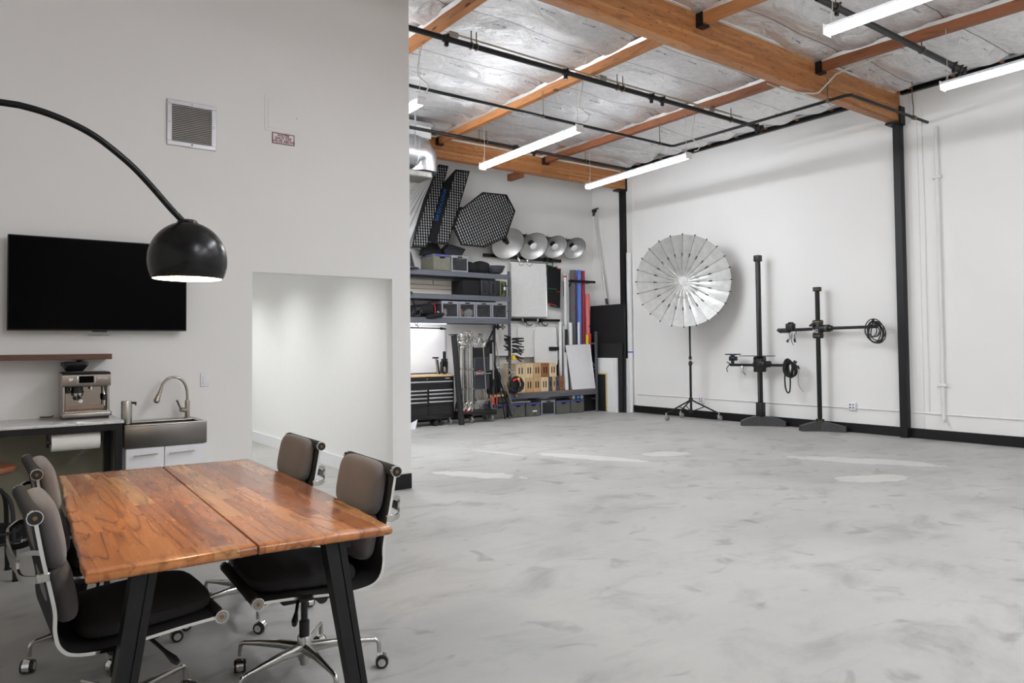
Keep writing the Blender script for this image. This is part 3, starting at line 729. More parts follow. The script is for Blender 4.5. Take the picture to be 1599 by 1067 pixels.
build('nozzle', MB().cyl((1.151, 6.42, 1.0), (1.148, 6.42, .99), .016, n=14), BLKPL, t)
mb = MB(); mb.cyl((1.385, 6.425, SZ+.065), (1.33, 6.40, SZ+.075), .019, n=14); mb.tube([(1.335, 6.40, SZ+.075), (1.318, 6.39, SZ+.11), (1.298, 6.38, SZ+.155)], [.008, .009, .011], 10)
build('lever', mb, NICK, t)
# soap dispenser
t = thing('soap_dispenser', 'brushed steel automatic soap dispenser between coffee machine and sink', 'soap dispenser', (.862, 6.0, SZ))
T = t
build('body', MB().lathe([(0, SZ+.008), (.036, SZ+.008), (.037, SZ+.02), (.037, 1.03), (.035, 1.037), (0, 1.038)], (.895, 6.13, 0), 24), BRUSH, t)
build('spout', MB().rbox(.925, .962, 6.115, 6.145, 1.012, 1.027, .005, 1).cyl((.956, 6.13, 1.012), (.956, 6.13, 1.0), .006, n=8), BLKPL, t)
build('base_ring', MB().cyl((.895, 6.13, SZ+.0065), (.895, 6.13, SZ+.012), .039, n=24), BLKPL, t)

# espresso machine
mx, my = .642, 6.21   # centre x, front y
t = thing('espresso_machine', 'stainless steel espresso machine with black bean hopper on the marble counter', 'coffee machine', (mx, my+.17, CZ))
z = CZ
def em(n_, mb, m, p=None, l=None): return build(n_, mb, m, p or t, l)
X0, X1 = mx-.155, mx+.155
em('body', MB().rbox(X0, X1, my+.12, my+.31, z+.012, z+.335, .012, 2).rbox(X0+.002, X0+.022, my+.03, my+.14, z+.05, z+.27, .006, 1).rbox(X1-.022, X1-.002, my+.03, my+.14, z+.05, z+.27, .006, 1), BRUSH)
em('back_panel', MB().box(X0+.02, X1-.02, my+.112, my+.121, z+.06, z+.26), mat('polished steel panel', (150, 140, 130), .06, metal=1, var=.02))
# head with bevelled lower edge
mb = MB(); mb.prism([(my, z+.245), (my-.004, z+.26), (my-.004, z+.325), (my+.01, z+.338), (my+.16, z+.338), (my+.16, z+.235), (my+.05, z+.235)], X0-.002, X1+.002, lambda a, b, h: Vector((h, a, b)))
em('control_head', mb, BRUSH)
em('head_lid', MB().rbox(X0, X1, my+.0, my+.30, z+.338, z+.346, .003, 1), BLKPL)
em('display', MB().rbox(mx-.05, mx+.045, my-.009, my-.003, z+.268, z+.318, .003, 1), TVM)
mb = MB(); mb.rbox(mx-.066, mx-.053, my-.012, my-.003, z+.262, z+.322, .004, 2); mb.rbox(mx+.048, mx+.056, my-.008, my-.003, z+.262, z+.322, .003, 1)
em('display_trim', mb, CHROME)
em('power_button', MB().cyl((mx-.105, my-.008, z+.293), (mx-.105, my-.003, z+.293), .010, n=16), CHROME)
em('selector_dial', MB().cyl((mx-.095, my-.018, z+.297), (mx-.095, my-.003, z+.297), .007, n=16), CHROME)
lettering('brand_lettering', 'Breville', .022, CHROME, t, (mx+.105, my-.0055, z+.30), (1, 0, 0), (0, 0, 1), ext=.0006)
em('group_head', MB().cyl((mx-.052, my+.06, z+.24), (mx-.052, my+.06, z+.205), .034, n=24).cyl((mx-.052, my+.06, z+.205), (mx-.052, my+.06, z+.192), .040, n=24), BLKPL)
pf = em('portafilter', MB().cyl((mx-.052, my+.06, z+.192), (mx-.052, my+.06, z+.168), .037, .033, n=24).cyl((mx-.052, my+.06, z+.168), (mx-.052, my+.06, z+.15), .012, n=12), CHROME)
em('handle', MB().tube([(mx-.052, my+.025, z+.172), (mx-.050, my-.03, z+.155), (mx-.046, my-.075, z+.14)], [.010, .015, .017], 14), BLKPL, pf)
em('handle_cap', MB().cyl((mx-.046, my-.075, z+.14), (mx-.0455, my-.081, z+.138), .017, .014, n=14), CHROME, pf)
em('grinder_outlet', MB().cyl((mx-.118, my+.07, z+.24), (mx-.118, my+.07, z+.205), .02, n=16).box(mx-.14, mx-.1, my+.05, my+.1, z+.19, z+.2), BLKPL)
em('hot_water_spout', MB().cyl((mx+.035, my+.06, z+.24), (mx+.035, my+.06, z+.215), .01, n=12), CHROME)
em('steam_wand', MB().tube(smooth_path([(mx+.115, my+.06, z+.24), (mx+.118, my+.05, z+.2), (mx+.12, my+.035, z+.15), (mx+.121, my+.03, z+.09)], 4), .0055, 8), CHROME)
em('wand_grip', MB().cyl((mx+.119, my+.04, z+.175), (mx+.121, my+.033, z+.13), .011, n=12), BLKPL)
em('drip_tray', MB().rbox(X0-.005, X1+.008, my-.03, my+.13, z+.016, z+.054, .012, 3), BRUSH)
mb = MB()
for k in range(22): mb.box(X0+.02+k*.013, X0+.026+k*.013, my-.02, my+.11, z+.053, z+.0565)
mb.box(X0+.01, X1-.008, my-.024, my-.018, z+.053, z+.058); em('tray_grid', mb, CHROME)
em('foot_plate', MB().box(X0+.01, X1-.01, my-.01, my+.30, z+.0005, z+.017), BLKPL)
hop = em('bean_hopper', MB().lathe([(.045, z+.347), (.055, z+.352), (.088, z+.392), (.092, z+.402), (.092, z+.418), (.086, z+.420), (.06, z+.424), (0, z+.424)], (mx-.065, my+.15, 0), 32), GLASSB)
em('hopper_collar', MB().cyl((mx-.065, my+.15, z+.345), (mx-.065, my+.15, z+.356), .05, n=28), mat('grey collar', (120, 118, 116), .4), hop)
em('power_cable', MB().tube(smooth_path([(X0+.02, my+.31, z+.05), (X0-.02, my+.33, z+.02), (X0-.05, PY-.02, z+.008), (X0-.12, PY-.014, z+.008)], 4), .004, 6), BLKPL)

# stool
t = thing('bar_stool', 'round wooden seat stool on dark bent metal legs at the left edge', 'stool', (.02, 5.6, 0))
sx, sy = .02, 5.6
build('seat', MB().lathe([(0, .655), (.155, .655), (.172, .668), (.175, .683), (.168, .697), (.15, .703), (0, .703)], (sx, sy, 0), 40), SEATW, t)
build('seat_plate', MB().cyl((sx, sy, .60), (sx, sy, .654), .06, n=20).cyl((sx, sy, .35), (sx, sy, .62), .017, n=12), STEEL, t)
for k in range(4):
    a = PI/4+k*PI/2+.1; c, s_ = math.cos(a), math.sin(a)
    pts = smooth_path([(sx+.03*c, sy+.03*s_, .555), (sx+.09*c, sy+.09*s_, .56), (sx+.16*c, sy+.16*s_, .52), (sx+.195*c, sy+.195*s_, .44), (sx+.205*c, sy+.205*s_, .3), (sx+.215*c, sy+.215*s_, .01)], 5)
    lg = build('leg', MB().sweep(pts, (.014, .004), (-s_, c, 0)), STEEL, t)
    build('foot', MB().cyl((sx+.222*c, sy+.222*s_, 0), (sx+.222*c, sy+.222*s_, .008), .022, n=14), STEEL, lg)
for zz, rr in ((.24, .205), (.30, .201)):
    build('foot_ring', MB().tube([(sx+rr*math.cos(2*PI*k/32), sy+rr*math.sin(2*PI*k/32), zz) for k in range(32)], .008, 8, closed=True), STEEL, t)

# ================================================================== ARC LAMP
LX, LY = .690, 3.2
t = thing('arc_lamp', 'black arc floor lamp with a dome shade glowing over the wooden table', 'lamp', (-1.75, 3.2, 0))
arcp = [(-1.75, 3.2, .04), (-1.78, 3.2, .8), (-1.62, 3.2, 1.45), (-1.25, 3.2, 1.95), (-.75, 3.2, 2.22), (-.3, 3.2, 2.318), (.05, 3.2, 2.327), (.127, 3.2, 2.325), (.208, 3.2, 2.310), (.291, 3.2, 2.282), (.356, 3.2, 2.250), (.422, 3.2, 2.203), (.49, 3.2, 2.146), (.56, 3.2, 2.072), (.62, 3.2, 2.003), (.676, 3.2, 1.945)]
BLKSAT = mat('satin black enamel', (12, 12, 12), .27, metal=.0, var=.08, sc=5, spec=.35)
build('arm', MB().tube(smooth_path(arcp, 5), .0125, 14), BLKSAT, t)
build('base', MB().cyl((-1.75, 3.2, 0), (-1.75, 3.2, .045), .2, n=48), MARBLE, t)
zc, R = 1.806, .153
pro = [(.012, 1.953), (.035, 1.952), (.037, 1.945), (.034, 1.938)]
build('shade_cap', MB().lathe([(0, 1.957), (.03, 1.957), (.041, 1.950), (.043, 1.942), (.036, 1.938), (.036, 1.932)], (LX, LY, 0), 28), BLKSAT, t)
out = []; inn = []
a0 = math.acos(.036/R)
for k in range(29):
    a = PI/2-.2-(PI/2-.2+.48)*k/28
    out.append((R*math.cos(a), zc-.019+R*1.06*math.sin(a)))
for (r, zz) in reversed(out): inn.append((r-.003, zz))
sh = build('shade', MB().lathe(out+[(out[-1][0]-.0015, out[-1][1]-.001), inn[0]], (LX, LY, 0), 64), BLKSAT, t)
build('shade_lining', MB().lathe([(p[0]-.001, p[1]) for p in inn]+[(0, inn[-1][1]+.001)], (LX, LY, 0), 64), mat('white shade lining', (240, 236, 228), .6, var=.01), sh)
bz = 1.79
build('bulb', MB().lathe([(0, bz-.035), (.018, bz-.032), (.03, bz-.018), (.032, bz), (.026, bz+.02), (.015, bz+.04), (.013, bz+.06)], (LX, LY, 0), 24), BULBM, t)
build('socket', MB().cyl((LX, LY, bz+.055), (LX, LY, 1.935), .018, n=16), BLKPL, t)
ld = bpy.data.lights.new('arc_lamp_bulb', 'POINT'); ld.energy = BULB_W; ld.color = (1, .80, .56); ld.shadow_soft_size = .04
lo = bpy.data.objects.new('arc_lamp_bulb', ld); COL.objects.link(lo); lo.location = (LX, LY, bz-.06)

# ================================================================== TABLE
t = thing('meeting_table', 'solid walnut table in two joined slabs on splayed black steel legs', 'table', (.79, 3.5, 0))
TZ = .752
def edge(a, b, n, amp, seed, side):
    A, B = Vector(a), Vector(b); d = (B-A).normalized(); nn = Vector((d.y, -d.x))*side
    return [A+(B-A)*k/n+nn*(amp*noise.noise(Vector((k*.55, seed, 0)))+(0 if k in (0, n) else 0)) for k in range(n+1)]
NL_, SN, NR_ = (.256, 2.508), (.766, 2.505), (1.250, 2.462)
FL_, SF, FR_ = (.344, 4.57), (.846, 4.55), (1.330, 4.515)
def slab(name, L, R_):   # lists of left points (near->far) and right points; bevelled top edge
    mb = MB(); n = len(L); prof = [(0.0, TZ-.010), (.006, TZ-.003), (.014, TZ)]
    th = .034
    rows = []
    def inset(i, dd, lr):
        l, r = L[i], R_[i]; d = (r-l).normalized()
        ln = (L[min(i+1, n-1)]-L[max(i-1, 0)]).normalized()
        e = 0
        if i == 0: e = dd
        if i == n-1: e = -dd
        p = (l+d*dd*WLR[0]) if lr == 0 else (r-d*dd*WLR[1])
        return p+ln*e
    rings = []
    for (dd, zz) in ((.014, TZ-th), (.003, TZ-th+.006), (0.0, TZ-th+.012), (0, TZ-.010), (.004, TZ-.003), (.010, TZ)):
        ring = [inset(i, dd, 0) for i in range(n)]+[inset(i, dd, 1) for i in range(n-1, -1, -1)]
        rings.append([(p.x, p.y, zz) for p in ring])
    m_ = len(rings[0]); vs = [p for r in rings for p in r]; fs = []
    for k in range(len(rings)-1): fs += [(k*m_+i, k*m_+(i+1) % m_, (k+1)*m_+(i+1) % m_, (k+1)*m_+i) for i in range(m_)]
    for base in (0, (len(rings)-1)*m_):
        fs += [(base+i, base+i+1, base+m_-2-i, base+m_-1-i) for i in range(n-1)]
    mb.add(vs, fs); return build(name, mb, TABLEW, t)
n = 36
WLR = (1, .25)
slab('slab', edge(NL_, FL_, n, .007, 1.3, 1), edge((SN[0]-.002, SN[1]), (SF[0]-.002, SF[1]), n, 0, 0, 1))
WLR = (.25, 1)
slab('slab', edge((SN[0]+.003, SN[1]-.002), (SF[0]+.003, SF[1]), n, 0, 0, 1), [p+Vector((.022*math.sin(PI*k/n), 0)) for k, p in enumerate(edge(NR_, FR_, n, .009, 7.7, -1))])
def tleg(xt, yt, xb, yb):
    mb = MB()
    for (o0, o1) in ((-.042, .004), (.009, .034)):
        mb.hexa([(xb+o0*.8, yb-.028, 0), (xb+o1*.8, yb-.028, 0), (xb+o1*.8, yb+.028, 0), (xb+o0*.8, yb+.028, 0),
                 (xt+o0, yt-.03, .7175), (xt+o1, yt-.03, .7175), (xt+o1, yt+.03, .7175), (xt+o0, yt+.03, .7175)])
    mb.hexa([(xb-.03, yb-.02, 0), (xb+.02, yb-.02, 0), (xb+.02, yb+.02, 0), (xb-.03, yb+.02, 0), (xt-.03, yt-.022, .7175), (xt+.02, yt-.022, .7175), (xt+.02, yt+.022, .7175), (xt-.03, yt+.022, .7175)])
    build('leg', mb, STEEL, t)
tleg(.44, 2.62, .325, 2.60); tleg(1.055, 2.56, 1.155, 2.50); tleg(.52, 4.42, .41, 4.46); tleg(1.14, 4.38, 1.25, 4.42)
for (a, b, c, d) in ((.40, 1.10, 2.86, 2.90), (.48, 1.18, 4.14, 4.18), (.42, .46, 2.6, 4.42), (1.08, 1.12, 2.55, 4.4)):
    build('cross_rail', MB().box(a, b, c, d, .678, .7178), STEEL, t)

# ================================================================== OFFICE CHAIRS  (local: faces +x, origin under the column)
def make_chair(loc, rotz, base_rot, label):
    t = thing('office_chair', label, 'chair', (0, 0, 0), 0, 'office chairs around the wooden table')
    prof = [(-.306, .894), (-.284, .766), (-.263, .661), (-.249, .582), (-.248, .52), (-.234, .468), (-.195, .437), (-.10, .426), (.03, .437), (.15, .447), (.262, .452)]
    P = smooth_path([(x, 0, z) for x, z in prof], 5)
    HW = .272
    for s in (-1, 1):
        fr = build('side_frame', MB().sweep([p+Vector((0, s*HW, 0)) for p in P], (.005, .0056), (0, 1, 0)), CHROME, t)
        for (x, z) in ((-.306, .894), (.264, .453)):
            c = build('end_cap', MB().cyl((x, s*(HW-.006), z), (x, s*(HW+.014), z), .0235, n=24), CHROME, fr)
            build('end_ring', MB().cyl((x, s*(HW+.0135), z), (x, s*(HW+.0155), z), .0208, n=20), BLKPL if z > .6 else mat('cap grey', (150, 146, 140), .4, metal=.6), c)
            build('end_screw', MB().cyl((x, s*(HW+.015), z), (x, s*(HW+.018), z), .007, n=12), mat('bronze screw', (140, 110, 70), .35, metal=.9), c)
    # fabric sling with rolled ends
    mb = MB(); mb.sweep(P, (HW-.008, .006), (0, 1, 0))
    mb.cyl((-.306, -HW+.006, .894), (-.306, HW-.006, .894), .024, n=20); mb.cyl((.264, -HW+.006, .453), (.264, HW-.006, .453), .021, n=20)
    build('sling', mb, FABD, t)
    # cushions
    d = Vector((.057, 0, -.30)).normalized(); nn = Vector((-d.z, 0, d.x)) if False else Vector((.98, 0, .19)).normalized()
    c1 = Vector((-.291, 0, .80))+nn*.038+Vector((.0, 0, 0)); c2 = Vector((-.252, 0, .605))+nn*.036
    build('back_cushion', MB().pad(c1, d*.122, Vector((0, .232, 0)), nn*.046, .5), FABG, t)
    build('back_cushion', MB().pad(c2, d*.108, Vector((0, .228, 0)), nn*.046, .5), FABG, t)
    build('seat_cushion', MB().pad((.045, 0, .482), Vector((.222, 0, .012)), Vector((0, .236, 0)), Vector((0, 0, .045)), .42), FABD, t)  # seat takes the dark sling wool, so its shade is in the colour
    # rear stretcher
    mb = MB()
    A = Vector((-.279, HW-.004, .745)); pts = []
    for s in (-1, 1):
        mb.sweep(smooth_path([(-.272, s*HW, .70), (-.30, s*(HW-.012), .695), (-.335, s*(HW-.035), .70), (-.345, s*(HW-.06), .72)], 4), (.011, .004), (0, 0, 1))
        mb.sweep(smooth_path([(-.288, s*HW, .78), (-.312, s*(HW-.012), .782), (-.343, s*(HW-.045), .765), (-.345, s*(HW-.06), .745)], 4), (.008, .004), (0, 0, 1))
        mb.rbox(-.30, -.262, s*HW-.006, s*HW+.006, .685, .715, .003, 1)
    mb.sweep(smooth_path([(-.345, -HW+.055, .733), (-.352, -.1, .733), (-.352, .1, .733), (-.345, HW-.055, .733)], 6), (.020, .004), (0, 0, 1))
    build('back_stretcher', mb, CAST, t)
    mb = MB(); mb.sweep([(-.05, -HW, .426), (-.05, 0, .405), (-.05, HW, .426)], (.02, .005), (1, 0, 0)); mb.sweep([(.1, -HW, .442), (.1, 0, .41), (.1, HW, .442)], (.02, .005), (1, 0, 0))
    build('seat_stretcher', mb, CAST, t)
    # tilt mechanism
    mc = build('tilt_mechanism', MB().rbox(-.10, .11, -.06, .06, .345, .402, .012, 2).rbox(-.13, -.06, -.045, .045, .335, .385, .01, 2).cyl((-.05, -.09, .36), (-.05, .09, .36), .024, n=16), BLKPL, t)
    for (x, y, zz, ex, ey, ez) in ((.04, .05, .365, .10, .20, .33), (-.04, -.06, .36, -.07, -.20, .325), (.07, -.05, .36, .13, -.17, .30)):
        mb = MB(); mb.tube([(x, y, zz), ((x+ex)/2, (y+ey)/2, (zz+ez)/2), (ex, ey, ez)], [.007, .007, .008], 8)
        mb.tube([((x+2*ex)/3, (y+2*ey)/3, (zz+2*ez)/3), (ex, ey, ez), (ex+(ex-x)*.15, ey+(ey-y)*.15, ez+(ez-zz)*.15)], [.008, .014, .01], 10)
        build('lever', mb, BLKPL, mc)
    build('gas_column', MB().cyl((0, 0, .19), (0, 0, .35), .014, n=16).cyl((0, 0, .17), (0, 0, .25), .0215, n=18), BLKPL, t)
    hub = build('base_hub', MB().lathe([(0, .065), (.018, .065), (.018, .075), (.024, .085), (.028, .10), (.030, .13), (.029, .185), (.027, .188), (0, .188)], (0, 0, 0), 24), CAST, t)
    for k in range(5):
        a = base_rot+k*2*PI/5; c, s = math.cos(a), math.sin(a); Pn = lambda r, z, o=0: Vector((r*c-o*s, r*s+o*c, z))
        arm = MB(); secs = [(.02, .135, .020, .026), (.12, .138, .016, .019), (.22, .132, .012, .013), (.285, .126, .0095, .010)]
        vs = []; nn_ = 10
        for (r, z, hwid, hh) in secs:
            for q in range(nn_):
                an = 2*PI*q/nn_; vs.append(Pn(r, z+hh*math.sin(an), hwid*math.cos(an)))
        fs = []
        for i in range(len(secs)-1): fs += [(i*nn_+q, i*nn_+(q+1) % nn_, (i+1)*nn_+(q+1) % nn_, (i+1)*nn_+q) for q in range(nn_)]
        arm.add(vs, fs)
        arm.tube(smooth_path([Pn(.283, .126), Pn(.305, .123), Pn(.318, .108), Pn(.321, .066)], 4), .0098, 10)
        ar = build('base_arm', arm, CAST, t)
        ca = a+.9+k*1.3; cc, cs = math.cos(ca), math.sin(ca); ctr = Pn(.321, 0)+Vector((cc*.012, cs*.012, 0)); ax = Vector((-cs, cc, 0))
        mb = MB()
        for s2 in (-1, 1): mb.cyl(ctr+ax*s2*.006+Vector((0, 0, .0275)), ctr+ax*s2*.024+Vector((0, 0, .0275)), .0270, n=24)
        cs_ = build('caster_wheel', mb, BLKPL, ar)
        # chrome hood: an arc over the wheels
        hd = []
        for q in range(9):
            an = math.radians(-25+q*28); hd.append(ctr+Vector((cc*math.cos(an)*.0305, cs*math.cos(an)*.0305, .0275+.0305*math.sin(an))))
        mb = MB(); mb.sweep(hd, (.0145, .0015), ax)
        for s2 in (-1, 1): mb.cyl(ctr+ax*s2*.0245+Vector((0, 0, .0275)), ctr+ax*s2*.0265+Vector((0, 0, .0275)), .017, n=18)
        build('caster_hood', mb, CHROME, ar)
    t.location = loc; t.rotation_euler = (0, 0, rotz)
    return t
R_ = math.radians
make_chair((.44, 3.03, 0), R_(2), R_(110-2), 'grey padded office chair at the near left side of the table, seen from its side')
make_chair((.50, 3.97, 0), R_(1), R_(194-1), 'grey padded office chair at the far left side of the table, behind another chair')
make_chair((1.135, 3.07, 0), R_(177), R_(56-177), 'grey padded office chair at the near right corner of the table, facing the camera side')
make_chair((1.18, 4.03, 0), R_(178), R_(262-178), 'grey padded office chair at the far right side of the table, nearest the passage door')

# ================================================================== BACK WALL: SOFTBOXES
def grid_front(mb, O, U, V, poly, sp, depth, th):
    """crossed strips clipped to a convex polygon given in (u, v)"""
    N = U.cross(V).normalized()
    def span(axis, c):
        hits = []
        for i in range(len(poly)):
            p, q = poly[i], poly[(i+1) % len(poly)]
            a, b = p[axis]-c, q[axis]-c
            if (a < 0) != (b < 0): t_ = a/(a-b); hits.append(p[1-axis]+(q[1-axis]-p[1-axis])*t_)
        return (min(hits), max(hits)) if len(hits) >= 2 else None
    for axis in (0, 1):
        lo = min(p[axis] for p in poly); hi = max(p[axis] for p in poly); c = lo+sp*.7
        while c < hi-.01:
            h = span(axis, c)
            if h and h[1]-h[0] > .03:
                k = 10; prev = None
                mid = (h[0]+h[1])/2; half = (h[1]-h[0])/2
                if axis == 0: mb.obox(O+U*c+V*mid, U*th, V*half, N*depth)
                else: mb.obox(O+V*c+U*mid, V*th, U*half, N*depth)
            c += sp
def softbox(name, label, P3, backc, backr, sp, extra=None, th=.0055, lip=.03):
    """P3: front rim corners (world, ordered); backc/backr: centre and half size of the back ring"""
    P3 = [Vector(p) for p in P3]; n = len(P3)
    O = sum(P3, Vector())/n
    U = (P3[1]-P3[0]).normalized(); W0 = (P3[-1]-P3[0]); N = U.cross(W0).normalized(); V = N.cross(U).normalized()
    if N.y > 0: N = -N; U = U; V = N.cross(U).normalized()
    poly = [((p-O).dot(U), (p-O).dot(V)) for p in P3]
    t = thing(name, label, 'softbox', (O.x, O.y, min(p.z for p in P3)))
    # outer shell: lip then taper to back ring
    bc = Vector(backc); mb = MB(); ring0 = [p+N*lip for p in P3]; ring1 = [p for p in P3]
    ring2 = [bc+((p-O).normalized()*backr) for p in P3]
    ring3 = [q+Vector((0, .04, 0)) for q in ring2]
    vs = ring0+ring1+ring2+ring3
    fs = []
    for k in range(3): fs += [(k*n+i, k*n+(i+1) % n, (k+1)*n+(i+1) % n, (k+1)*n+i) for i in range(n)]
    fs.append(tuple(3*n+i for i in range(n)))
    mb.add(vs, fs); sh = build('shell', mb, BLKFAB, t)
    ins = [O+(p-O)*.995 for p in P3]
    mb = MB(); mb.add([p-N*.005 for p in ins], [tuple(range(n))]); build('diffuser', mb, DIFFW, t)
    # rim band
    mb = MB(); inner = [O+(p-O)*(1-.028/((p-O).length))+N*(lip+.002) for p in P3]; outer = [p+N*(lip+.002) for p in P3]
    mb.add(inner+outer, [(i, (i+1) % n, n+(i+1) % n, n+i) for i in range(n)]); build('rim_band', mb, BLKFAB, t)
    mb = MB(); grid_front(mb, O+N*.016, U, V, [(a*.985, b*.985) for a, b in poly], sp, .013, th)
    build('honeycomb_grid', mb, BLKFAB, t)
    if extra: extra(t, O, U, V, N)
    return t
softbox('strip_softbox', 'narrow black strip softbox with a honeycomb grid, leftmost on the back wall', [(6.35, 11.72, 3.25), (6.66, 11.72, 3.26), (7.16, 11.75, 4.87), (6.95, 11.75, 4.87)], (6.72, 11.99, 4.06), .12, .052)
# second strip: broad black side panel on its left
P2 = [(6.75, 11.55, 3.33), (7.02, 11.55, 3.32), (7.56, 11.62, 4.80), (7.25, 11.62, 4.79)]
t = softbox('strip_softbox', 'tilted strip softbox with blue brand lettering on its black side', P2, (6.92, 11.97, 4.0), .13, .052)
mb = MB(); q = [Vector(p) for p in ((6.745, 11.56, 3.33), (7.25, 11.63, 4.79), (7.0, 11.93, 4.40), (6.66, 11.93, 3.5))]
mb.add(q+[v+Vector((.02, .03, 0)) for v in q], [(0, 1, 2, 3), (4, 5, 6, 7), (0, 1, 5, 4), (1, 2, 6, 5), (2, 3, 7, 6), (3, 0, 4, 7)])
sp_ = build('side_panel', mb, BLKFAB, t)
Xd = (q[1]-q[0]).normalized(); Nn = -(q[1]-q[0]).cross(q[3]-q[0]).normalized()
if Nn.y > 0: Nn = -Nn
Yd = Nn.cross(Xd)
ctr = q[0]*.30+q[1]*.36+q[2]*.22+q[3]*.12
lettering('brand_lettering', 'broncolor', .17, mat('blue brand print', (52, 110, 190), .5), sp_, ctr+Nn*.006, Xd, Yd, ext=.001)
oc = [(7.785, 11.5, 3.32), (8.30, 11.5, 3.55), (8.555, 11.52, 4.11), (8.36, 11.5, 4.42), (7.79, 11.48, 4.40), (7.23, 11.45, 3.98), (7.09, 11.44, 3.64), (7.26, 11.45, 3.33)]
oc = [(x, 11.46+.06*(z-3.32), z) for x, y, z in oc]
softbox('octagonal_softbox', 'large black octagonal softbox with a white-celled grid on the back wall', oc, (7.82, 11.98, 3.9), .16, .056, th=.0062, lip=.04)
mb = MB(); mb.box(7.25, 8.1, 11.96, 12.0, 4.12, 4.17); mb.cyl((7.2, 11.98, 4.12), (7.7, 11.98, 4.12), .02, n=8)
tag(build('wall_bar', mb, STEEL), 'black steel bar on the wall between strip softbox and octagonal softbox', 'bar')
# pleated white cloth at the left
mb = MB(); A = Vector((7.02, 12.02, 4.84)); n = 26; vs = []
for k in range(n+1):
    f = k/n; B = Vector((6.70-1.9*f, 12.0, 3.25+.55*f)); w_ = .035*(1 if k % 2 else -1)
    for j in range(8): g = j/7; vs.append(A+(B-A)*g+Vector((0, w_*g-.02-.03*g, -.05*math.sin(PI*g)*(f))))
mb.add(vs, [(k*8+j, k*8+j+1, (k+1)*8+j+1, (k+1)*8+j) for k in range(n) for j in range(7)])
tag(build('white_umbrella', mb, DIFFW), 'white pleated cloth umbrella fanned out on the wall behind the strip softboxes', 'umbrella')

# duct with elbow and register
t = thing('air_duct', 'round galvanised air duct with a down-turned elbow beside the partition', 'duct', (5.2, 10.3, 4.14))
cy = 10.3; cz = 4.564; rr = .298
pts = [(3.6, cy, cz), (5.22, cy, cz)]
el = [(5.22+.1*math.sin(a), cy, cz-.1+.1*math.cos(a)) for a in [k*PI/2/6 for k in range(1, 7)]]
build('pipe', MB().tube([(3.6, cy, cz), (4.4, cy, cz), (5.1, cy, cz), (5.4, cy, cz), (5.62, cy, cz), (5.72, cy, cz-.02), (5.77, cy, cz-.09), (5.78, cy, cz-.15), (5.78, cy, cz-.30)], [rr, rr, rr, rr, rr, rr*.98, rr*.92, rr*.86, rr*.84], 40), GALV, t)
for x in (4.3, 4.7, 5.05, 5.38, 5.58):
    build('seam_ring', MB().tube([(x, cy+(rr+.002)*math.cos(a*PI/20), cz+(rr+.002)*math.sin(a*PI/20)) for a in range(40)], .006, 6, closed=True), GALV, t)
for x in (4.5, 5.5): build('hanger_strap', MB().box(x-.012, x+.012, cy-rr-.004, cy-rr-.001, cz, 5.3).box(x-.012, x+.012, cy+rr+.001, cy+rr+.004, cz, 5.3), GALV, t)
mb = MB(); mb.rbox(4.95, 5.86, 10.08, 10.52, 4.14, 4.25, .02, 1); build('register', mb, mat('grey duct register', (120, 118, 112), .5, metal=.4, var=.25, sc=20), t)
t = thing('air_handler', 'white boxed air handling unit under the ceiling above the duct', 'air handler', (5.2, 10.7, 4.5))
build('box', MB().rbox(4.4, 6.0, 10.35, 10.90, 4.872, 5.105, .01, 1).rbox(4.4, 6.0, 10.63, 10.90, 4.5, 4.872, .01, 1), WHITE, t)
build('top_flange', MB().box(4.4, 6.02, 10.33, 10.90, 5.105, 5.12).box(4.4, 6.02, 10.33, 10.342, 5.06, 5.105), GALV, t)

# beauty dishes on a rail
rail = tag(build('wall_rail', MB().rbox(8.7, 10.60, 12.02, 12.06, 3.70, 3.775, .005, 1), STEEL), 'black wall rail carrying the four metal dish reflectors', 'rail')
n_dish = Vector((-.145, -.787, -.60)).normalized()
dl = ['largest silver dish reflector, first from the left on the black rail', 'silver dish reflector with a white deflector, second from the left', 'silver dish reflector, third from the left on the rail', 'smallest silver dish reflector at the right end of the rail']
for k, (x, z, r) in enumerate(((8.56, 3.49, .345), (9.22, 3.485, .315), (9.80, 3.515, .27), (10.34, 3.525, .26))):
    c = Vector((x, 11.74, z)); t = thing('dish_reflector', dl[k], 'reflector', tuple(c), 0, 'metal dish reflectors on the rail')
    Mx = orient(n_dish, (.3, 0, 1)).to_4x4(); Mx.translation = c
    d = .34*r/.3
    prof = [(.055, -.16*r/.3), (.12*r/.3, -.145*r/.3), (.2*r/.3, -.105*r/.3), (.26*r/.3, -.055*r/.3), (r, 0)]
    build('bowl', MB().lathe(prof, n=48, M=Mx), mat('satin silver bowl', (200, 200, 198), .42, metal=.75, var=.06, sc=6), t)
    build('back_shell', MB().lathe([(a+.004, b-.004) for a, b in prof]+[(r+.008, .004), (r, .006)], n=48, M=Mx), mat('grey dish back', (70, 70, 72), .5), t)
    mb = MB(); mb.lathe([(.05, -.30), (.062, -.30), (.062, -.14), (.05, -.13)], n=20, M=Mx); mb.lathe([(.0, -.12), (.046, -.12), (.046, -.04), (.0, -.04)], n=20, M=Mx)
    build('lamp_mount', mb, BLKPL, t)
    if k: build('deflector', MB().lathe([(0, .01), (.05, .012), (.075, .0), (.078, -.006), (0, -.004)], n=24, M=Mx), WHITEG, t)
    mb = MB(); mb.tube([c-n_dish*.2+Vector((0, 0, .02)), (x+.02, 11.98, 3.66), (x+.02, 12.0, 3.80), (x+.02, 12.035, 3.79)], .008, 6); build('hook', mb, CHROME, t)
tag(build('wall_rail', MB().rbox(8.15, 10.19, 12.0, 12.05, 3.235, 3.30, .005, 1), STEEL), 'long black wall rail with chrome hooks under the dish reflectors', 'rail')
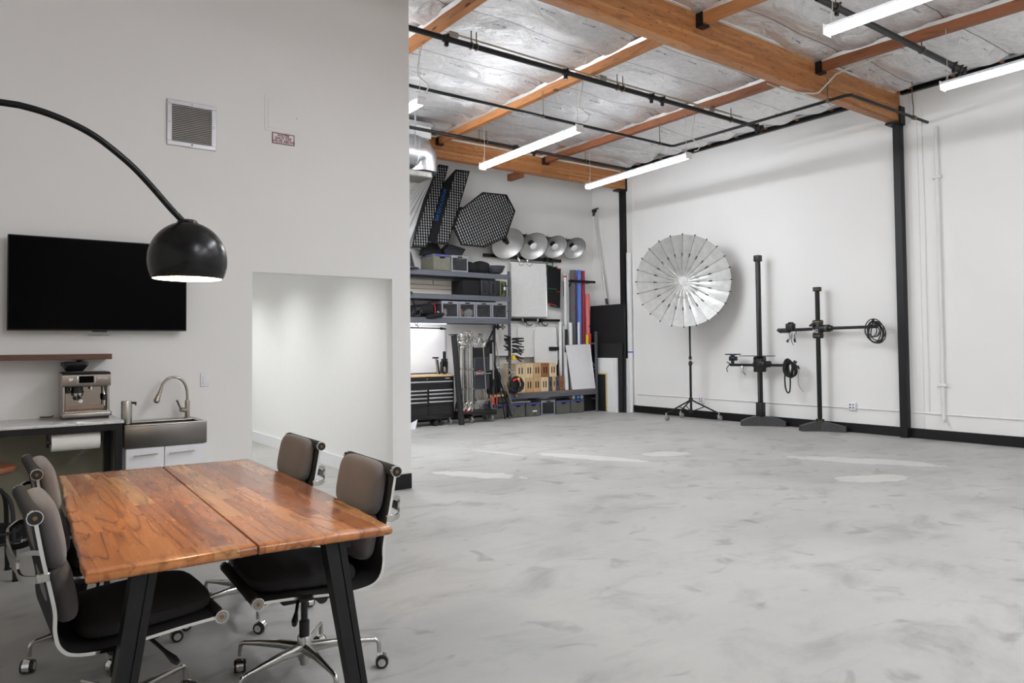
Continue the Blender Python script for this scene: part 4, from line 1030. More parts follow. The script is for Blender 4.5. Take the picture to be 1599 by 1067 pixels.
for x in (9.0, 9.22, 9.74, 9.9):
    mb = MB(); mb.tube(smooth_path([(x, 11.99, 3.30), (x, 11.96, 3.27), (x, 11.95, 3.20), (x+.01, 11.96, 3.12), (x+.05, 11.93, 3.10), (x+.1, 11.92, 3.14)], 3), .009, 6); mb.box(x-.015, x+.015, 11.985, 12.055, 3.225, 3.315)
    tag(build('rail_hook', mb, CHROME if x < 9.5 else STEEL), {9.0: 'chrome hook clamp over the middle of the big white reflector', 9.22: 'chrome hook clamp right of the middle of the big white reflector', 9.74: 'dark hook clamp where the black flags begin', 9.9: 'dark hook clamp over the middle of the black flags'}[x], 'hook', 'hook clamps on the long rail')
def framed(name, label, cat, x0, x1, z0, z1, y, r, mf, mc, lean=0):
    t = thing(name, label, cat, ((x0+x1)/2, y, z0))
    pts = []
    for (cx, cz_, a0) in ((x1-r, z1-r, 0), (x0+r, z1-r, PI/2), (x0+r, z0+r, PI), (x1-r, z0+r, 3*PI/2)):
        for k in range(5): a = a0+k*PI/8; pts.append((cx+r*math.cos(a), cz_+r*math.sin(a)))
    f = lambda a, b, h: Vector((a, y+h+lean*(b-z0), b))
    build('frame', MB().tube([f(a, b, 0) for a, b in pts], .012, 8, closed=True), mf, t)
    build('cloth', MB().prism(pts, -.004, .004, f), mc, t)
    return t
framed('reflector_frame', 'big white fabric reflector frame hanging under the long rail', 'reflector', 8.80, 9.74, 2.03, 3.17, 11.97, .02, CHROME, DIFFW)
# flags with coloured edges
for k, (x0, x1, zt, zb, y, ce, lb) in enumerate(((9.76, 10.02, 3.14, 2.29, 11.95, GREEN, 'black lighting flag with a green top edge hanging right of the white reflector'), (9.86, 10.16, 3.12, 2.24, 11.99, RED, 'black lighting flag with red edges hanging behind the green edged one'))):
    t = thing('lighting_flag', lb, 'flag', ((x0+x1)/2, y, zb))
    build('cloth', MB().hexa([(x0, y, zb+.04), (x1-.03, y, zb), (x1-.03, y+.012, zb), (x0, y+.012, zb+.04), (x0, y, zt), (x1, y, zt-.04), (x1, y+.012, zt-.04), (x0, y+.012, zt)]), BLKFAB, t)
    mb = MB(); mb.tube([(x0-.005, y-.003, zt+.005), (x1, y-.003, zt-.035)], .013, 6); build('top_edge', mb, ce, t)
    mb = MB(); mb.tube([(x0, y-.003, zb+.035), (x1-.03, y-.003, zb-.005)], .011, 6); build('bottom_edge', mb, RED if k == 0 else GREEN, t)
    build('middle_edge', MB().tube([(x0, y-.004, zb+.36), (x1-.02, y-.004, zb+.35)], .007, 6), GREEN if k == 0 else RED, t)
# roll bracket
mb = MB(); mb.box(10.30, 11.0, 11.80, 11.82, 2.80, 2.85); mb.box(10.30, 10.33, 11.80, RY-.002, 2.81, 2.84); mb.box(10.95, 10.98, 11.80, RY-.002, 2.81, 2.84); mb.box(10.30, 10.33, RY-.03, RY-.002, 2.5, 2.84); mb.tube([(10.315, RY-.02, 2.52), (10.315, 11.83, 2.81)], .012, 6)
tag(build('roll_bracket', mb, STEEL), 'black wall bracket holding the upright coloured paper rolls', 'bracket')
# long rod leaning in the corner
t = thing('leaning_pole', 'long silver extension pole with a black head leaning in the back corner', 'pole', (11.10, 11.6, 2.3))
A, B = Vector((11.06, 11.88, 4.44)), Vector((11.12, 11.45, 1.65))
build('tube', MB().tube([A, (A+B)/2], .019, 12).tube([(A+B)/2, B], .024, 12), mat('silver pole', (190, 188, 184), .35, metal=.5), t)
build('clamp_head', MB().cyl(A+Vector((0, 0, -.12)), A+Vector((0, 0, .03)), .032, n=12).rbox(A.x-.04, A.x+.05, A.y-.04, A.y+.04, A.z-.03, A.z+.03, .008, 1).cyl(A+Vector((-.02, 0, .02)), A+Vector((.09, -.04, .06)), .015, n=8), BLKPL, t)
build('grip', MB().cyl(B+Vector((0, 0, .58)), B+Vector((0, 0, .72)), .034, n=12) if False else MB().cyl((11.105, 11.55, 2.32), (11.102, 11.57, 2.45), .03, n=12), BLKPL, t)

# ================================================================== PALLET RACKING
RF = 11.50
def slotpost(name, x, y, z1, t, w_=.045):
    mb = MB(); mb.box(x-w_/2, x+w_/2, y, y+.04, 0, z1)
    p = build(name, mb, GREYST, t)
    mb = MB(); z = .06
    while z < z1-.05: mb.box(x-.008, x+.008, y-.0015, y+.001, z, z+.025); mb.box(x-w_/2-.0015, x-w_/2+.001, y+.012, y+.026, z, z+.025); z += .055
    build('slots', mb, DARKGAP, p); return p
def beam(t, x0, x1, z0, z1, y):
    mb = MB(); mb.prism([(y, z0), (y+.035, z0), (y+.035, z1), (y+.012, z1), (y+.012, z1-.02), (y, z1-.025)], x0, x1, lambda a, b, h: Vector((h, a, b)))
    return build('shelf_beam', mb, GREYST, t)
t = thing('tall_shelf_rack', 'tall grey steel shelf rack with three upper shelves against the back wall', 'shelf rack', (7.0, 11.78, 0))
for (x, y, z1) in ((8.415, RF, 2.90), (8.415, 12.02, 2.90), (5.3, RF, 2.9), (5.3, 12.02, 2.9)): slotpost('post', x, y, z1, t)
for (z0, z1) in ((2.74, 2.835), (2.305, 2.40), (1.862, 1.965)):
    for y in (RF-.002, 12.03): beam(t, 5.32, 8.39, z0, z1, y)
    build('shelf_deck', MB().box(5.32, 8.39, RF+.012, 12.02, z1-.022, z1-.002), mat('grey deck board', (118, 112, 104), .6), t)
for z in (.5, 1.2, 2.1, 2.6):
    build('side_brace', MB().box(8.40, 8.43, RF+.04, 12.02, z, z+.03), GREYST, t)
t = thing('low_shelf_rack', 'low grey steel bench rack holding the plywood boxes and the white panel', 'shelf rack', (9.55, 11.78, 0))
for (x, y, z1) in ((10.735, RF, 1.72), (10.735, 12.02, 1.72), (8.47, 12.02, 1.0)): slotpost('post', x, y, z1, t)
for y in (RF-.002, 12.03): beam(t, 8.44, 10.715, .375, .478, y)
build('shelf_deck', MB().box(8.44, 10.715, RF+.012, 12.02, .468, .488), mat('chipboard deck', (150, 122, 92), .7), t)
for z in (.26, .9, 1.45): build('side_brace', MB().box(10.72, 10.75, RF+.04, 12.02, z, z+.03), GREYST, t)
build('side_brace', MB().tube([(10.735, RF+.04, .95), (10.735, 12.02, 1.42)], .012, 6), GREYST, t)
DKZ = .490

# ---- crates
def crate_solid(name, x0, x1, y0, y1, z0, z1, m, label, group, clip=True):
    t = thing(name, label, 'crate', ((x0+x1)/2, (y0+y1)/2, z0), 0, group)
    mb = MB(); mb.rbox(x0+.006, x1-.006, y0+.006, y1, z0, z1-.02, .008, 1)
    w_ = x1-x0; h = z1-z0
    # vertical ribs and ledge
    for f in (.06, .27, .5, .73, .94): mb.box(x0+w_*f-.012, x0+w_*f+.012, y0-.002, y0+.012, z0+.01, z0+h*.62)
    mb.rbox(x0, x1, y0-.006, y1+.004, z1-.04, z1-.005, .005, 1); mb.box(x0+.03, x1-.03, y0-.004, y0+.01, z0+h*.60, z0+h*.66)
    for f in (.12, .62): mb.box(x0+w_*f, x0+w_*(f+.26), y0-.004, y0+.01, z0+.02, z0+.07)
    build('body', mb, m, t)
    mb = MB(); mb.rbox(x0+w_*.36, x0+w_*.64, y0-.0085, y0-.003, z1-.075, z1-.045, .003, 1); build('hand_hole', mb, DARKGAP, t)
    if clip:
        for f in (.08, .56): build('blue_clip', MB().box(x0+w_*f, x0+w_*(f+.34), y0-.0095, y0-.004, z1-.036, z1-.014), BLUE, t)
        for f in (.15, .4, .65): build('blue_clip', MB().box(x0-.003, x0+.001, y0+(y1-y0)*f, y0+(y1-y0)*(f+.14), z1-.036, z1-.014), BLUE, t)
    return t
def crate_mesh(name, x0, x1, y0, y1, z0, z1, label, group, inside=None):
    t = thing(name, label, 'crate', ((x0+x1)/2, (y0+y1)/2, z0), 0, group)
    mb = MB(); e = .028
    for (a, b) in ((x0, x0+e), (x1-e, x1)): mb.rbox(a, b, y0, y0+.02, z0, z1, .004, 1); mb.box(a, b, y1-.02, y1, z0, z1)
    mb.box(x0+e, x1-e, y0+.002, y0+.018, z0, z0+.025); mb.rbox(x0-.003, x1+.003, y0-.006, y0+.02, z1-.05, z1, .004, 1); mb.box(x0, x1, y1-.015, y1, z1-.05, z1)
    mb.box(x0, x0+.012, y0+.01, y1, z1-.05, z1); mb.box(x1-.012, x1, y0+.01, y1, z1-.05, z1); mb.box(x0, x1, y0+.01, y1, z0, z0+.012)
    build('frame', mb, CRATEG, t)
    mb = MB(); k = x0+e+.012
    while k < x1-e: mb.box(k-.0022, k+.0022, y0+.006, y0+.010, z0+.02, z1-.045); k += .02
    k = z0+.035
    while k < z1-.05: mb.box(x0+e, x1-e, y0+.005, y0+.0095, k-.002, k+.002); k += .02
    build('mesh_panel', mb, CRMESH, t)
    build('liner', MB().box(x0+.006, x0+.010, y0+.02, y1-.02, z0+.02, z1-.05).box(x1-.010, x1-.006, y0+.02, y1-.02, z0+.02, z1-.05).box(x0+.01, x1-.01, y1-.024, y1-.02, z0+.02, z1-.05), mat('dark crate wall', (66, 66, 70), .6), t)
    build('hand_hole', MB().rbox((x0+x1)/2-.05, (x0+x1)/2+.05, y0-.009, y0-.004, z1-.042, z1-.018, .004, 1), DARKGAP, t)
    return t
Gs = 'storage crates on the racks'
S1 = 2.834; S2 = 2.399; S3 = 1.964
crate_solid('storage_crate', 6.70, 7.08, 11.52, 12.0, S1, 3.14, mat('khaki crate plastic', (112, 110, 98), .55, var=.1), 'khaki grey storage crate with blue clips on the top shelf', Gs)
crate_mesh('storage_crate', 7.09, 7.46, 11.52, 12.0, S1, 3.14, 'light grey mesh-sided crate on the top shelf beside the khaki crate', Gs)
lm = ['grey mesh crate on the third shelf, leftmost and beside the black roll', 'grey mesh crate on the third shelf with tan contents', 'grey mesh crate on the third shelf, second from the rack post', 'grey mesh crate on the third shelf nearest the rack post']
for k, (a, b) in enumerate(((6.88, 7.245), (7.262, 7.622), (7.637, 8.0), (8.015, 8.375))):
    crate_mesh('storage_crate', a, b, 11.53, 12.0, S3, 2.275, lm[k], Gs)
random.seed(5)
cont = [(mat('tan leather glove', (196, 160, 110), .8), 7.33, 'tan crumpled bundle in the second mesh crate'), (DIFFW, 7.55, 'white cloth bundle in the second mesh crate'), (DIFFW, 6.97, 'white cloth bundle in the leftmost mesh crate'), (BLKPL, 7.8, 'black bundle in the third mesh crate'), (BLKPL, 8.15, 'black bundle in the mesh crate nearest the post')]
for (mm, x, lb) in cont:
    mb = MB(); mb.pad((x, 11.68, S3+.10), (.09, .01, .02), (0, .10, .02), (0, 0, .075), .8, 16, 10)
    v2 = []
    for p in mb.v:
        q_ = Vector(p); d = noise.noise(q_*18)*.03; v2.append(tuple(q_+Vector((d, d*.6, d))))
    mb.v = v2; tag(build('crate_bundle', mb, mm), lb, 'bundle')
lb = ['dark olive crate with blue clips under the bench, nearest the tall rack post', 'dark olive crate with a white label under the bench', None, 'dark olive crate under the bench right of the mesh crate', 'dark olive crate at the right end under the bench']
for k, (a, b, zt) in enumerate(((8.47, 8.82, .285), (8.86, 9.21, .285), (9.235, 9.60, .31), (9.64, 10.02, .285), (10.04, 10.41, .285))):
    if k == 2: crate_mesh('storage_crate', a, b, 11.56, 12.0, .0, zt, 'grey mesh-sided crate in the middle of the row under the bench', Gs)
    else:
        c = crate_solid('storage_crate', a, b, 11.56, 12.0, .0, zt, CRATEO, lb[k], Gs)
        if k == 1: build('white_label', MB().box(a+.14, b-.10, 11.548, 11.553, .09, .12), PAPERW, c)
crate_solid('storage_crate', 8.06, 8.385, 11.60, 12.0, 0, .285, CRATEO, 'dark olive crate on the floor just left of the tall rack post', Gs)
# things lying on the low crates
mb = MB(); mb.pad((9.43, 11.75, .345), (.15, 0, 0), (0, .12, 0), (0, 0, .035), .9, 18, 10); tag(build('clear_bag', mb, mat('frosted plastic bag', (206, 206, 204), .35)), 'clear crumpled plastic bag lying on the grey mesh crate under the bench', 'bag')
mb = MB(); mb.tube([(8.50, 11.62, .30), (8.98, 11.60, .30)], .013, 8); tag(build('white_tube', mb, WHITE), 'white tube lying across the crates under the bench', 'tube')
for k, (x, mm, l_) in enumerate(((10.13, WHITEG, 'white ended spool, left one on the right end crate'), (10.25, mat('light blue tape', (60, 140, 220), .5), 'light blue tape roll on the right end crate'), (10.36, WHITEG, 'white ended spool, right one on the right end crate'))):
    mb = MB(); mb.cyl((x, 11.58, .325), (x, 11.68, .325), .038, n=22); t = build('tape_roll', mb, mm); tag(t, l_, 'tape roll')
    build('core', MB().cyl((x, 11.577, .325), (x, 11.581, .325), .014, n=14), BLKPL if k != 1 else WHITE, t)

# ---- top shelf soft goods
t = thing('dark_hood', 'dark grey domed reflector hood standing at the left end of the top shelf', 'hood', (6.2, 11.7, S1))
build('dome', MB().lathe([(0, 3.30), (.07, 3.29), (.13, 3.24), (.18, 3.12), (.215, 2.98), (.235, 2.90), (.25, 2.87)], (6.15, 11.72, 0), 28), mat('dark slate vinyl', (58, 60, 66), .4), t)
build('brim', MB().lathe([(.24, 2.87), (.31, 2.868), (.315, S1+.01), (.30, S1), (.0, S1)], (6.15, 11.72, 0), 28), mat('dark slate vinyl', (58, 60, 66), .4), t)
def trapezoid(name, label, cat, q_, y0, y1, m):
    mb = MB(); mb.prism(q_, y0, y1, lambda a, b, h: Vector((a, h, b))); return tag(build(name, mb, m), label, cat)
trapezoid('softbox_cover', 'black cloth cover standing behind the khaki crate', 'cover', [(6.62, 3.14), (7.05, 3.14), (7.0, 3.30), (6.93, 3.38), (6.72, 3.38), (6.66, 3.28)], 11.78, 11.92, BLKFAB).data.update()
trapezoid('barn_door_hood', 'black four-sided hood leaning behind the light grey mesh crate', 'hood', [(7.12, 3.14), (7.44, 3.14), (7.55, 3.31), (7.20, 3.38), (7.06, 3.25)], 11.74, 11.95, mat('dark slate fabric', (40, 42, 48), .7))
for k, (x, zt, sx_, l_) in enumerate(((7.62, 3.05, .16, 'black crumpled bag on the top shelf beside the mesh crate'), (7.86, 3.09, .20, 'black bag with a peaked top beside the dark bowl'))):
    mb = MB(); h = zt-S1; mb.pad((x, 11.72, S1+h/2), (sx_, 0, 0), (0, .16, 0), (0, 0, h/2), .8, 22, 12)
    mb.v = [tuple(Vector(p)+Vector((noise.noise(Vector(p)*9)*.02, 0, max(0, p[2]-S1-.05)*noise.noise(Vector(p)*7)*.35))) for p in mb.v]
    mb.v = [(p[0], p[1], max(p[2], S1+.001)) for p in mb.v]
    tag(build('cloth_bag', mb, BLKFAB), l_, 'bag')
t = tag(build('dark_bowl', MB().lathe([(0, S1+.012), (.08, S1+.014), (.15, S1+.06), (.185, S1+.13), (.20, S1+.165), (.21, S1+.168), (.20, S1+.14), (.16, S1+.05), (.085, S1+.001), (0, S1+.001)], (8.17, 11.66, 0), 36), mat('dark slate vinyl', (58, 60, 66), .4)), 'dark grey shallow bowl reflector at the right end of the top shelf', 'bowl')
# ---- second shelf: cases, white boards behind
for k, (a, b, d0, h, mm, l_) in enumerate(((7.36, 7.755, 11.56, .30, BLKFAB, 'black soft equipment case, leftmost on the second shelf'), (7.77, 7.98, 11.54, .315, mat('charcoal case shell', (36, 38, 42), .5), 'charcoal ribbed hard case, middle of the second shelf'),
                                           (7.99, 8.215, 11.55, .31, mat('charcoal case shell', (36, 38, 42), .5), 'charcoal hard case next to the green case'), (8.225, 8.385, 11.55, .305, mat('olive green case', (84, 94, 56), .5), 'olive green hard case beside the rack post'))):
    t = thing('equipment_case', l_, 'case', ((a+b)/2, 11.75, S2), 0, 'equipment cases on the second shelf')
    build('shell', MB().rbox(a, b, d0, 11.98, S2, S2+h, .02, 3), mm, t)
    mb = MB()
    if k: 
        for f in (.2, .8): mb.rbox(a+(b-a)*f-.012, a+(b-a)*f+.012, d0-.008, d0+.01, S2+.03, S2+h-.03, .003, 1)
        mb.tube(smooth_path([((a+b)/2-.03, d0-.002, S2+h*.75), ((a+b)/2-.03, d0-.025, S2+h*.72), ((a+b)/2-.03, d0-.03, S2+h*.5), ((a+b)/2-.03, d0-.025, S2+h*.3), ((a+b)/2-.03, d0-.002, S2+h*.27)], 3), .009, 8)
        build('handle', mb, BLKPL, t)
    if k == 3: build('white_label', MB().box(a+.07, a+.12, d0-.012, d0-.0085, S2+.13, S2+.19), PAPERW, t)
for k, (x0, x1, z0, z1) in enumerate(((5.4, 7.72, 2.42, 2.54), (5.4, 7.72, 2.545, 2.62), (5.4, 6.95, 2.625, 2.72), (6.96, 7.72, 2.625, 2.72))):
    tag(build('white_board', MB().rbox(x0, x1, 11.97, 12.01, z0-.018, z1-.02, .003, 1), mat('cream board', (214, 208, 196), .6, var=.02)), ['lowest long cream board lying behind the second shelf', 'middle long cream board behind the second shelf', 'upper left cream board behind the second shelf', 'upper right cream board behind the second shelf'][k], 'board', 'cream boards behind the second shelf')
# ---- third shelf: black roll, tangle
t = thing('fabric_roll', 'black rolled fabric bag with a red edged round end on the third shelf', 'roll', (6.5, 11.6, S3))
build('roll', MB().cyl((6.72, 11.60, S3+.145), (6.1, 11.85, S3+.11), .115, .09, n=28), BLKFAB, t)
build('red_edge', MB().tube([(6.722, 11.60-.108*math.cos(a*PI/14)*.93, S3+.145+.112*math.sin(a*PI/14)) for a in range(28)], .006, 6, closed=True), RED, t)
mb = MB(); mb.pad((6.72, 11.52, S3+.03), (.20, 0, .035), (0, .07, 0), (0, 0, .045), .8, 18, 10); tag(build('cloth_bag', mb, BLKFAB), 'black limp cloth hanging over the third shelf edge under the roll', 'bag')
mb = MB(); random.seed(3)
c0 = Vector((6.35, 11.58, S3+.09))
for k in range(9):
    a, b = random.random()*6, random.random()*6
    mb.tube(smooth_path([c0+Vector((.13*math.cos(a+i)*random.uniform(.6, 1), .05*math.sin(b+i*2), .085*math.sin(a*1.3+i*1.7))) for i in range(4)], 4), .007, 6)
tag(build('cable_tangle', mb, mat('dark cable with grey', (52, 50, 52), .5)), 'tangle of dark cables and clamps at the left end of the third shelf', 'cables')
tag(build('short_stand', MB().tube([(6.24, 11.52, 2.36), (6.30, 11.54, 2.2), (6.38, 11.56, S3+.04)], .012, 8).cyl((6.235, 11.52, 2.34), (6.24, 11.52, 2.42), .024, n=10), STEEL), 'slim black rod leaning against the second shelf at its left end', 'rod')

# ---- left of rack: white screen, light bar, tool chest
t = thing('white_screen', 'bright white screen on the back wall above the black tool chest', 'screen', (6.6, 12.04, .95))
build('panel', MB().rbox(5.6, 7.25, 12.035, 12.06, .93, 1.80, .004, 1), PASSW, t)
t = thing('light_bar', 'thin black bar with an arm hanging under the third shelf', 'bar', (6.4, 11.62, 1.80))
build('bar', MB().tube([(5.5, 11.62, 1.785), (6.93, 11.62, 1.765)], .011, 8).cyl((6.90, 11.62, 1.765), (7.02, 11.62, 1.755), .024, .012, n=10), STEEL, t)
build('bracket', MB().tube([(6.42, 11.62, 1.862), (6.40, 11.62, 1.82), (6.44, 11.62, 1.79)], .01, 6).tube([(6.36, 11.62, 1.862), (6.39, 11.62, 1.81)], .008, 6), BRUSH, t)
ld = bpy.data.lights.new('rack_work_light', 'AREA'); ld.shape = 'RECTANGLE'; ld.size = 1.6; ld.size_y = .03; ld.energy = 9; ld.color = (.93, .93, 1)
lo = bpy.data.objects.new('rack_work_light', ld); COL.objects.link(lo); lo.location = (6.3, 11.75, 1.846); lo.rotation_euler = (R_(25), 0, 0)
t = thing('work_strip_light', 'slim white work light strip under the third shelf', 'light', (6.3, 11.75, 1.855))
build('lens', MB().rbox(5.5, 7.1, 11.735, 11.765, 1.849, 1.862, .003, 1), emis('work strip lens', (240, 242, 255), 6), t)

t = thing('tool_chest', 'black rolling tool chest with silver drawer pulls and a wooden top', 'tool chest', (6.4, 11.5, 0))
cx0, cx1, cf = 5.80, 6.985, 11.28
build('body', MB().rbox(cx0, cx1, cf+.012, 11.78, .16, .885, .008, 1), mat('gloss black enamel', (20, 20, 21), .3), t)
build('worktop', MB().rbox(cx0-.01, cx1+.015, cf-.01, 11.79, .887, .915, .004, 1), WORKTOP, t)
dm = mat('gloss black enamel', (20, 20, 21), .3); pull = mat('satin aluminium pull', (200, 200, 202), .3, metal=.75)
def drawer(x0, x1, z0, z1, hand=True):
    d = build('drawer', MB().rbox(x0, x1, cf, cf+.014, z0, z1, .003, 1), dm, t)
    if hand: build('pull', MB().rbox(x0+.01, x1-.01, cf-.018, cf+.001, z1-.035, z1-.008, .004, 1), pull, d)
drawer(cx0+.02, cx1-.03, .825, .88, False); drawer(cx0+.02, cx1-.03, .745, .82)
xm = 6.43
for (a, b) in ((cx0+.02, xm-.01), (xm+.01, cx1-.03)):
    for (z0, z1) in ((.605, .665), (.535, .600), (.465, .530), (.38, .46)): drawer(a, b, z0, z1)
    drawer(a, b, .20, .375, False)
build('lock', MB().cyl((6.42, cf-.004, .852), (6.42, cf+.002, .852), .008, n=12), CHROME, t)
lettering('brand_lettering', 'HUSKY', .032, WHITEG, t, (6.84, cf-.003, .853), (1, 0, 0), (0, 0, 1), ext=.0005)
build('plinth', MB().box(cx0+.01, cx1-.02, cf+.02, 11.77, .13, .162), BLKPL, t)
def caster(t, x, y, r, m=RUBBER, w_=.03, sw=.03, par=None):
    c = build('caster', MB().box(x-.028, x+.028, y-.028, y+.028, 2*r+.012, 2*r+.018).box(x-w_/2-.006, x-w_/2-.002, y-.02, y+.02, r, 2*r+.014).box(x+w_/2+.002, x+w_/2+.006, y-.02, y+.02, r, 2*r+.014).cyl((x-w_/2-.008, y, r), (x+w_/2+.008, y, r), .007, n=8), BRUSH, par or t)
    build('wheel', MB().cyl((x-w_/2, y, r), (x+w_/2, y, r), r, n=24), m, c); return c
for (x, y) in ((cx1-.07, cf+.06), (cx1-.07, 11.7), (cx0+.1, cf+.06), (cx0+.1, 11.7)): caster(t, x, y, .055)
for k, (x, y, r) in enumerate(((6.62, 11.36, .05), (6.74, 11.38, .042))):
    tag(build('weight_disc', MB().cyl((x, y-.05, r), (x, y+.1, r), r, n=24).cyl((x, y-.056, r), (x, y-.05, r), r*.45, n=18), mat('black rubber', (24, 24, 24), .6)), ['larger black weight lying under the tool chest', 'smaller black weight lying under the tool chest'][k], 'weight')
tag(build('paper_scrap', MB().hexa([(6.02, 11.15, .0), (6.10, 11.14, .0), (6.10, 11.17, .0), (6.02, 11.18, .0), (6.0, 11.15, .10), (6.14, 11.14, .16), (6.14, 11.15, .16), (6.0, 11.16, .10)]), WHITEG), 'folded white card on the floor before the tool chest', 'card')
# monopods on the chest
for k, (x, h, l_) in enumerate(((6.80, .30, 'short silver and black tripod standing on the tool chest'), (6.94, .42, 'black stabiliser stand at the right end of the tool chest'))):
    t = thing('small_tripod', l_, 'tripod', (x, 11.62, .916))
    if k == 0:
        build('column', MB().tube([(x+.04, 11.62, .916), (x, 11.62, .916+h)], .02, 10), BRUSH, t); build('head', MB().rbox(x-.06, x+.04, 11.58, 11.66, .916+h-.01, .916+h+.02, .006, 1), BLKPL, t)
        build('leg', MB().tube([(x+.06, 11.6, .916), (x+.02, 11.6, .916+h*.9)], .014, 8), BLKPL, t)
    else:
        build('column', MB().cyl((x+.04, 11.62, .916), (x+.04, 11.62, .916+h), .03, n=14), BLKPL, t); build('collar', MB().cyl((x+.04, 11.62, 1.14), (x+.04, 11.62, 1.20), .06, n=16).rbox(x-.04, x+.0, 11.58, 11.66, .93, 1.15, .01, 1).rbox(x+.06, x+.1, 11.58, 11.66, .93, 1.15, .01, 1), BLKPL, t)
        build('plate', MB().rbox(x+.0, x+.05, 11.575, 11.585, .95, 1.05, .004, 1), BRUSH, t)
# black roll leaning
t = thing('black_paper_roll', 'long black roll leaning upright between tool chest and stand cart', 'roll', (7.05, 11.4, 0))
build('roll', MB().cyl((7.07, 11.18, 0.0), (6.945, 11.22, 1.63), .055, n=24), mat('black paper', (26, 26, 28), .7), t)
build('cap', MB().rbox(6.86, 7.01, 11.17, 11.27, 1.632, 1.652, .005, 1), BLKPL, t)

# ================================================================== CART AND C-STANDS
CY = 11.28
t = thing('stand_cart', 'black rolling stand cart loaded with chrome light stands', 'cart', (7.45, CY, 0))
build('platform', MB().rbox(7.13, 7.92, CY-.02, CY+.42, .165, .215, .01, 1), BLKPL, t)
build('skirt', MB().rbox(7.36, 7.92, CY-.02, CY+.42, .13, .166, .008, 1), BLKPL, t)
for (x, y) in ((7.36, CY+.02), (7.82, CY+.02), (7.36, CY+.36), (7.90, CY+.36)): caster(t, x, y, .056, w_=.036)
for x in (7.44, 7.80): build('upright', MB().box(x-.012, x+.012, CY+.06, CY+.085, .216, 1.42), BLKPL, t)
build('top_plate', MB().box(7.44, 7.80, CY+.05, CY+.058, 1.20, 1.40), BLKPL, t)
build('handle', MB().tube([(7.46, CY+.0, .915), (7.80, CY+.0, .915)], .009, 8), CHROME, t)
for z0 in (.62, .95):
    c = build('crate_panel', MB().rbox(7.46, 7.785, CY+.045, CY+.06, z0, z0+.27, .004, 1), mat('slate plastic grille', (50, 54, 62), .5), t)
    mb = MB()
    for i in range(6):
        for j in range(5): mb.obox((7.50+i*.046, CY+.044, z0+.045+j*.045), (.010, 0, .010), (0, .001, 0), (-.005, 0, .005))
    build('grille_holes', mb, DARKGAP, c)
build('slot_bar', MB().box(7.46, 7.80, CY-.03, CY+.04, .40, .425), CHROME, t)
tag(build('red_tape', MB().cyl((7.55, CY-.01, .955), (7.55, CY+.03, .955), .02, n=12), RED), 'small red tape roll hanging on the stand cart', 'tape')
def cstand(label, x, y, h, lean=0.0, kind=0):
    t = thing('light_stand', label, 'light stand', (x, y, .216), 0, 'chrome light stands on the cart')
    b = .218
    top = Vector((x+lean, y, h))
    build('column', MB().cyl((x, y, b+.12), (x+lean*.5, y, (h+b)/2), .0175, n=10).cyl((x+lean*.5, y, (h+b)/2), top, .0145, n=10), CAST, t)
    for z in (.62, .98): build('collar', MB().cyl((x+lean*z*.4, y, z), (x+lean*z*.4, y, z+.035), .021, n=10).box(x+.015, x+.04, y-.006, y+.006, z+.008, z+.026), BRUSH, t)
    if kind == 0:
        for (dx, dz, dy) in ((-.02, 0, -.05), (-.075, 0, -.01), (-.05, .03, .04)):
            lg = build('base_leg', MB().tube(smooth_path([(x, y, b+.17+dz), (x+dx*.35, y+dy*.4, b+.16+dz), (x+dx*.7, y+dy*.8, b+.09), (x+dx-.02, y+dy, b+.006)], 3), .011, 7), CHROME, t)
            build('foot_tip', MB().cyl((x+dx-.02, y+dy, b), (x+dx-.012, y+dy, b+.022), .0135, n=8), RED, lg)
    else:
        build('base_leg', MB().tube(smooth_path([(x, y, b+.16), (x+.07, y-.02, b+.15), (x+.13, y-.03, b+.10), (x+.16, y-.04, b+.006)], 3), .011, 7), CHROME, t)
    g = build('grip_head', MB().cyl(top+Vector((-.0, -.035, 0)), top+Vector((0, .035, 0)), .036, n=14).cyl(top+Vector((.0, -.03, -.085)), top+Vector((0, .03, -.085)), .028, n=12).rbox(top.x-.022, top.x+.022, y-.03, y+.02, h-.05, h-.01, .006, 1), CHROME, t)
    build('knob', MB().tube([top+Vector((0, -.04, 0)), top+Vector((.02, -.055, .015)), top+Vector((.055, -.06, .03))], .007, 6), CHROME, g)
    a = build('grip_arm', MB().tube([top+Vector((-.045, -.03, -.10)), top+Vector((-.01, -.03, .0)), top+Vector((.03, -.02, .055))], .008, 6), CHROME, t)
    return t
xs = [7.17, 7.20, 7.235, 7.265, 7.30, 7.335, 7.365, 7.40]
nm = ['outermost at the left end of the cart', 'second from the left end', 'third from the left end', 'fourth from the left end', 'fifth from the left end', 'sixth from the left end', 'seventh from the left end', 'last before the black cart frame']
for k, x in enumerate(xs): cstand('chrome light stand on the cart, '+nm[k], x-.0, CY+.0+.035*(k % 3), 1.50+.05*((k*7) % 4)/1+(.03 if k > 4 else 0), -.005)
nm3 = ['leftmost in the rear row', 'second in the rear row', 'third in the rear row', 'fourth in the rear row', 'fifth in the rear row', 'sixth in the rear row']
for k, x in enumerate((7.185, 7.22, 7.26, 7.30, 7.345, 7.385)): cstand('chrome light stand on the cart, '+nm3[k], x, CY+.20+.035*(k % 3), 1.46+.06*((k*5) % 3), .006)
nm2 = ['first of those behind the black grilles', 'second of those behind the black grilles', 'third of those behind the black grilles', 'fourth of those behind the black grilles', 'nearest the right frame of the cart', 'standing tall in front of the grilles', 'at the right rear of the cart']
for k, x in enumerate((7.50, 7.565, 7.63, 7.69, 7.745)): cstand('chrome light stand on the cart, '+nm2[k], x, CY+.16+.03*(k % 2), 1.50+.045*((k*5) % 4), .01, 1)
cstand('chrome light stand on the cart, '+nm2[5], 7.66, CY-.06, 1.44, -.09, 2) if False else None
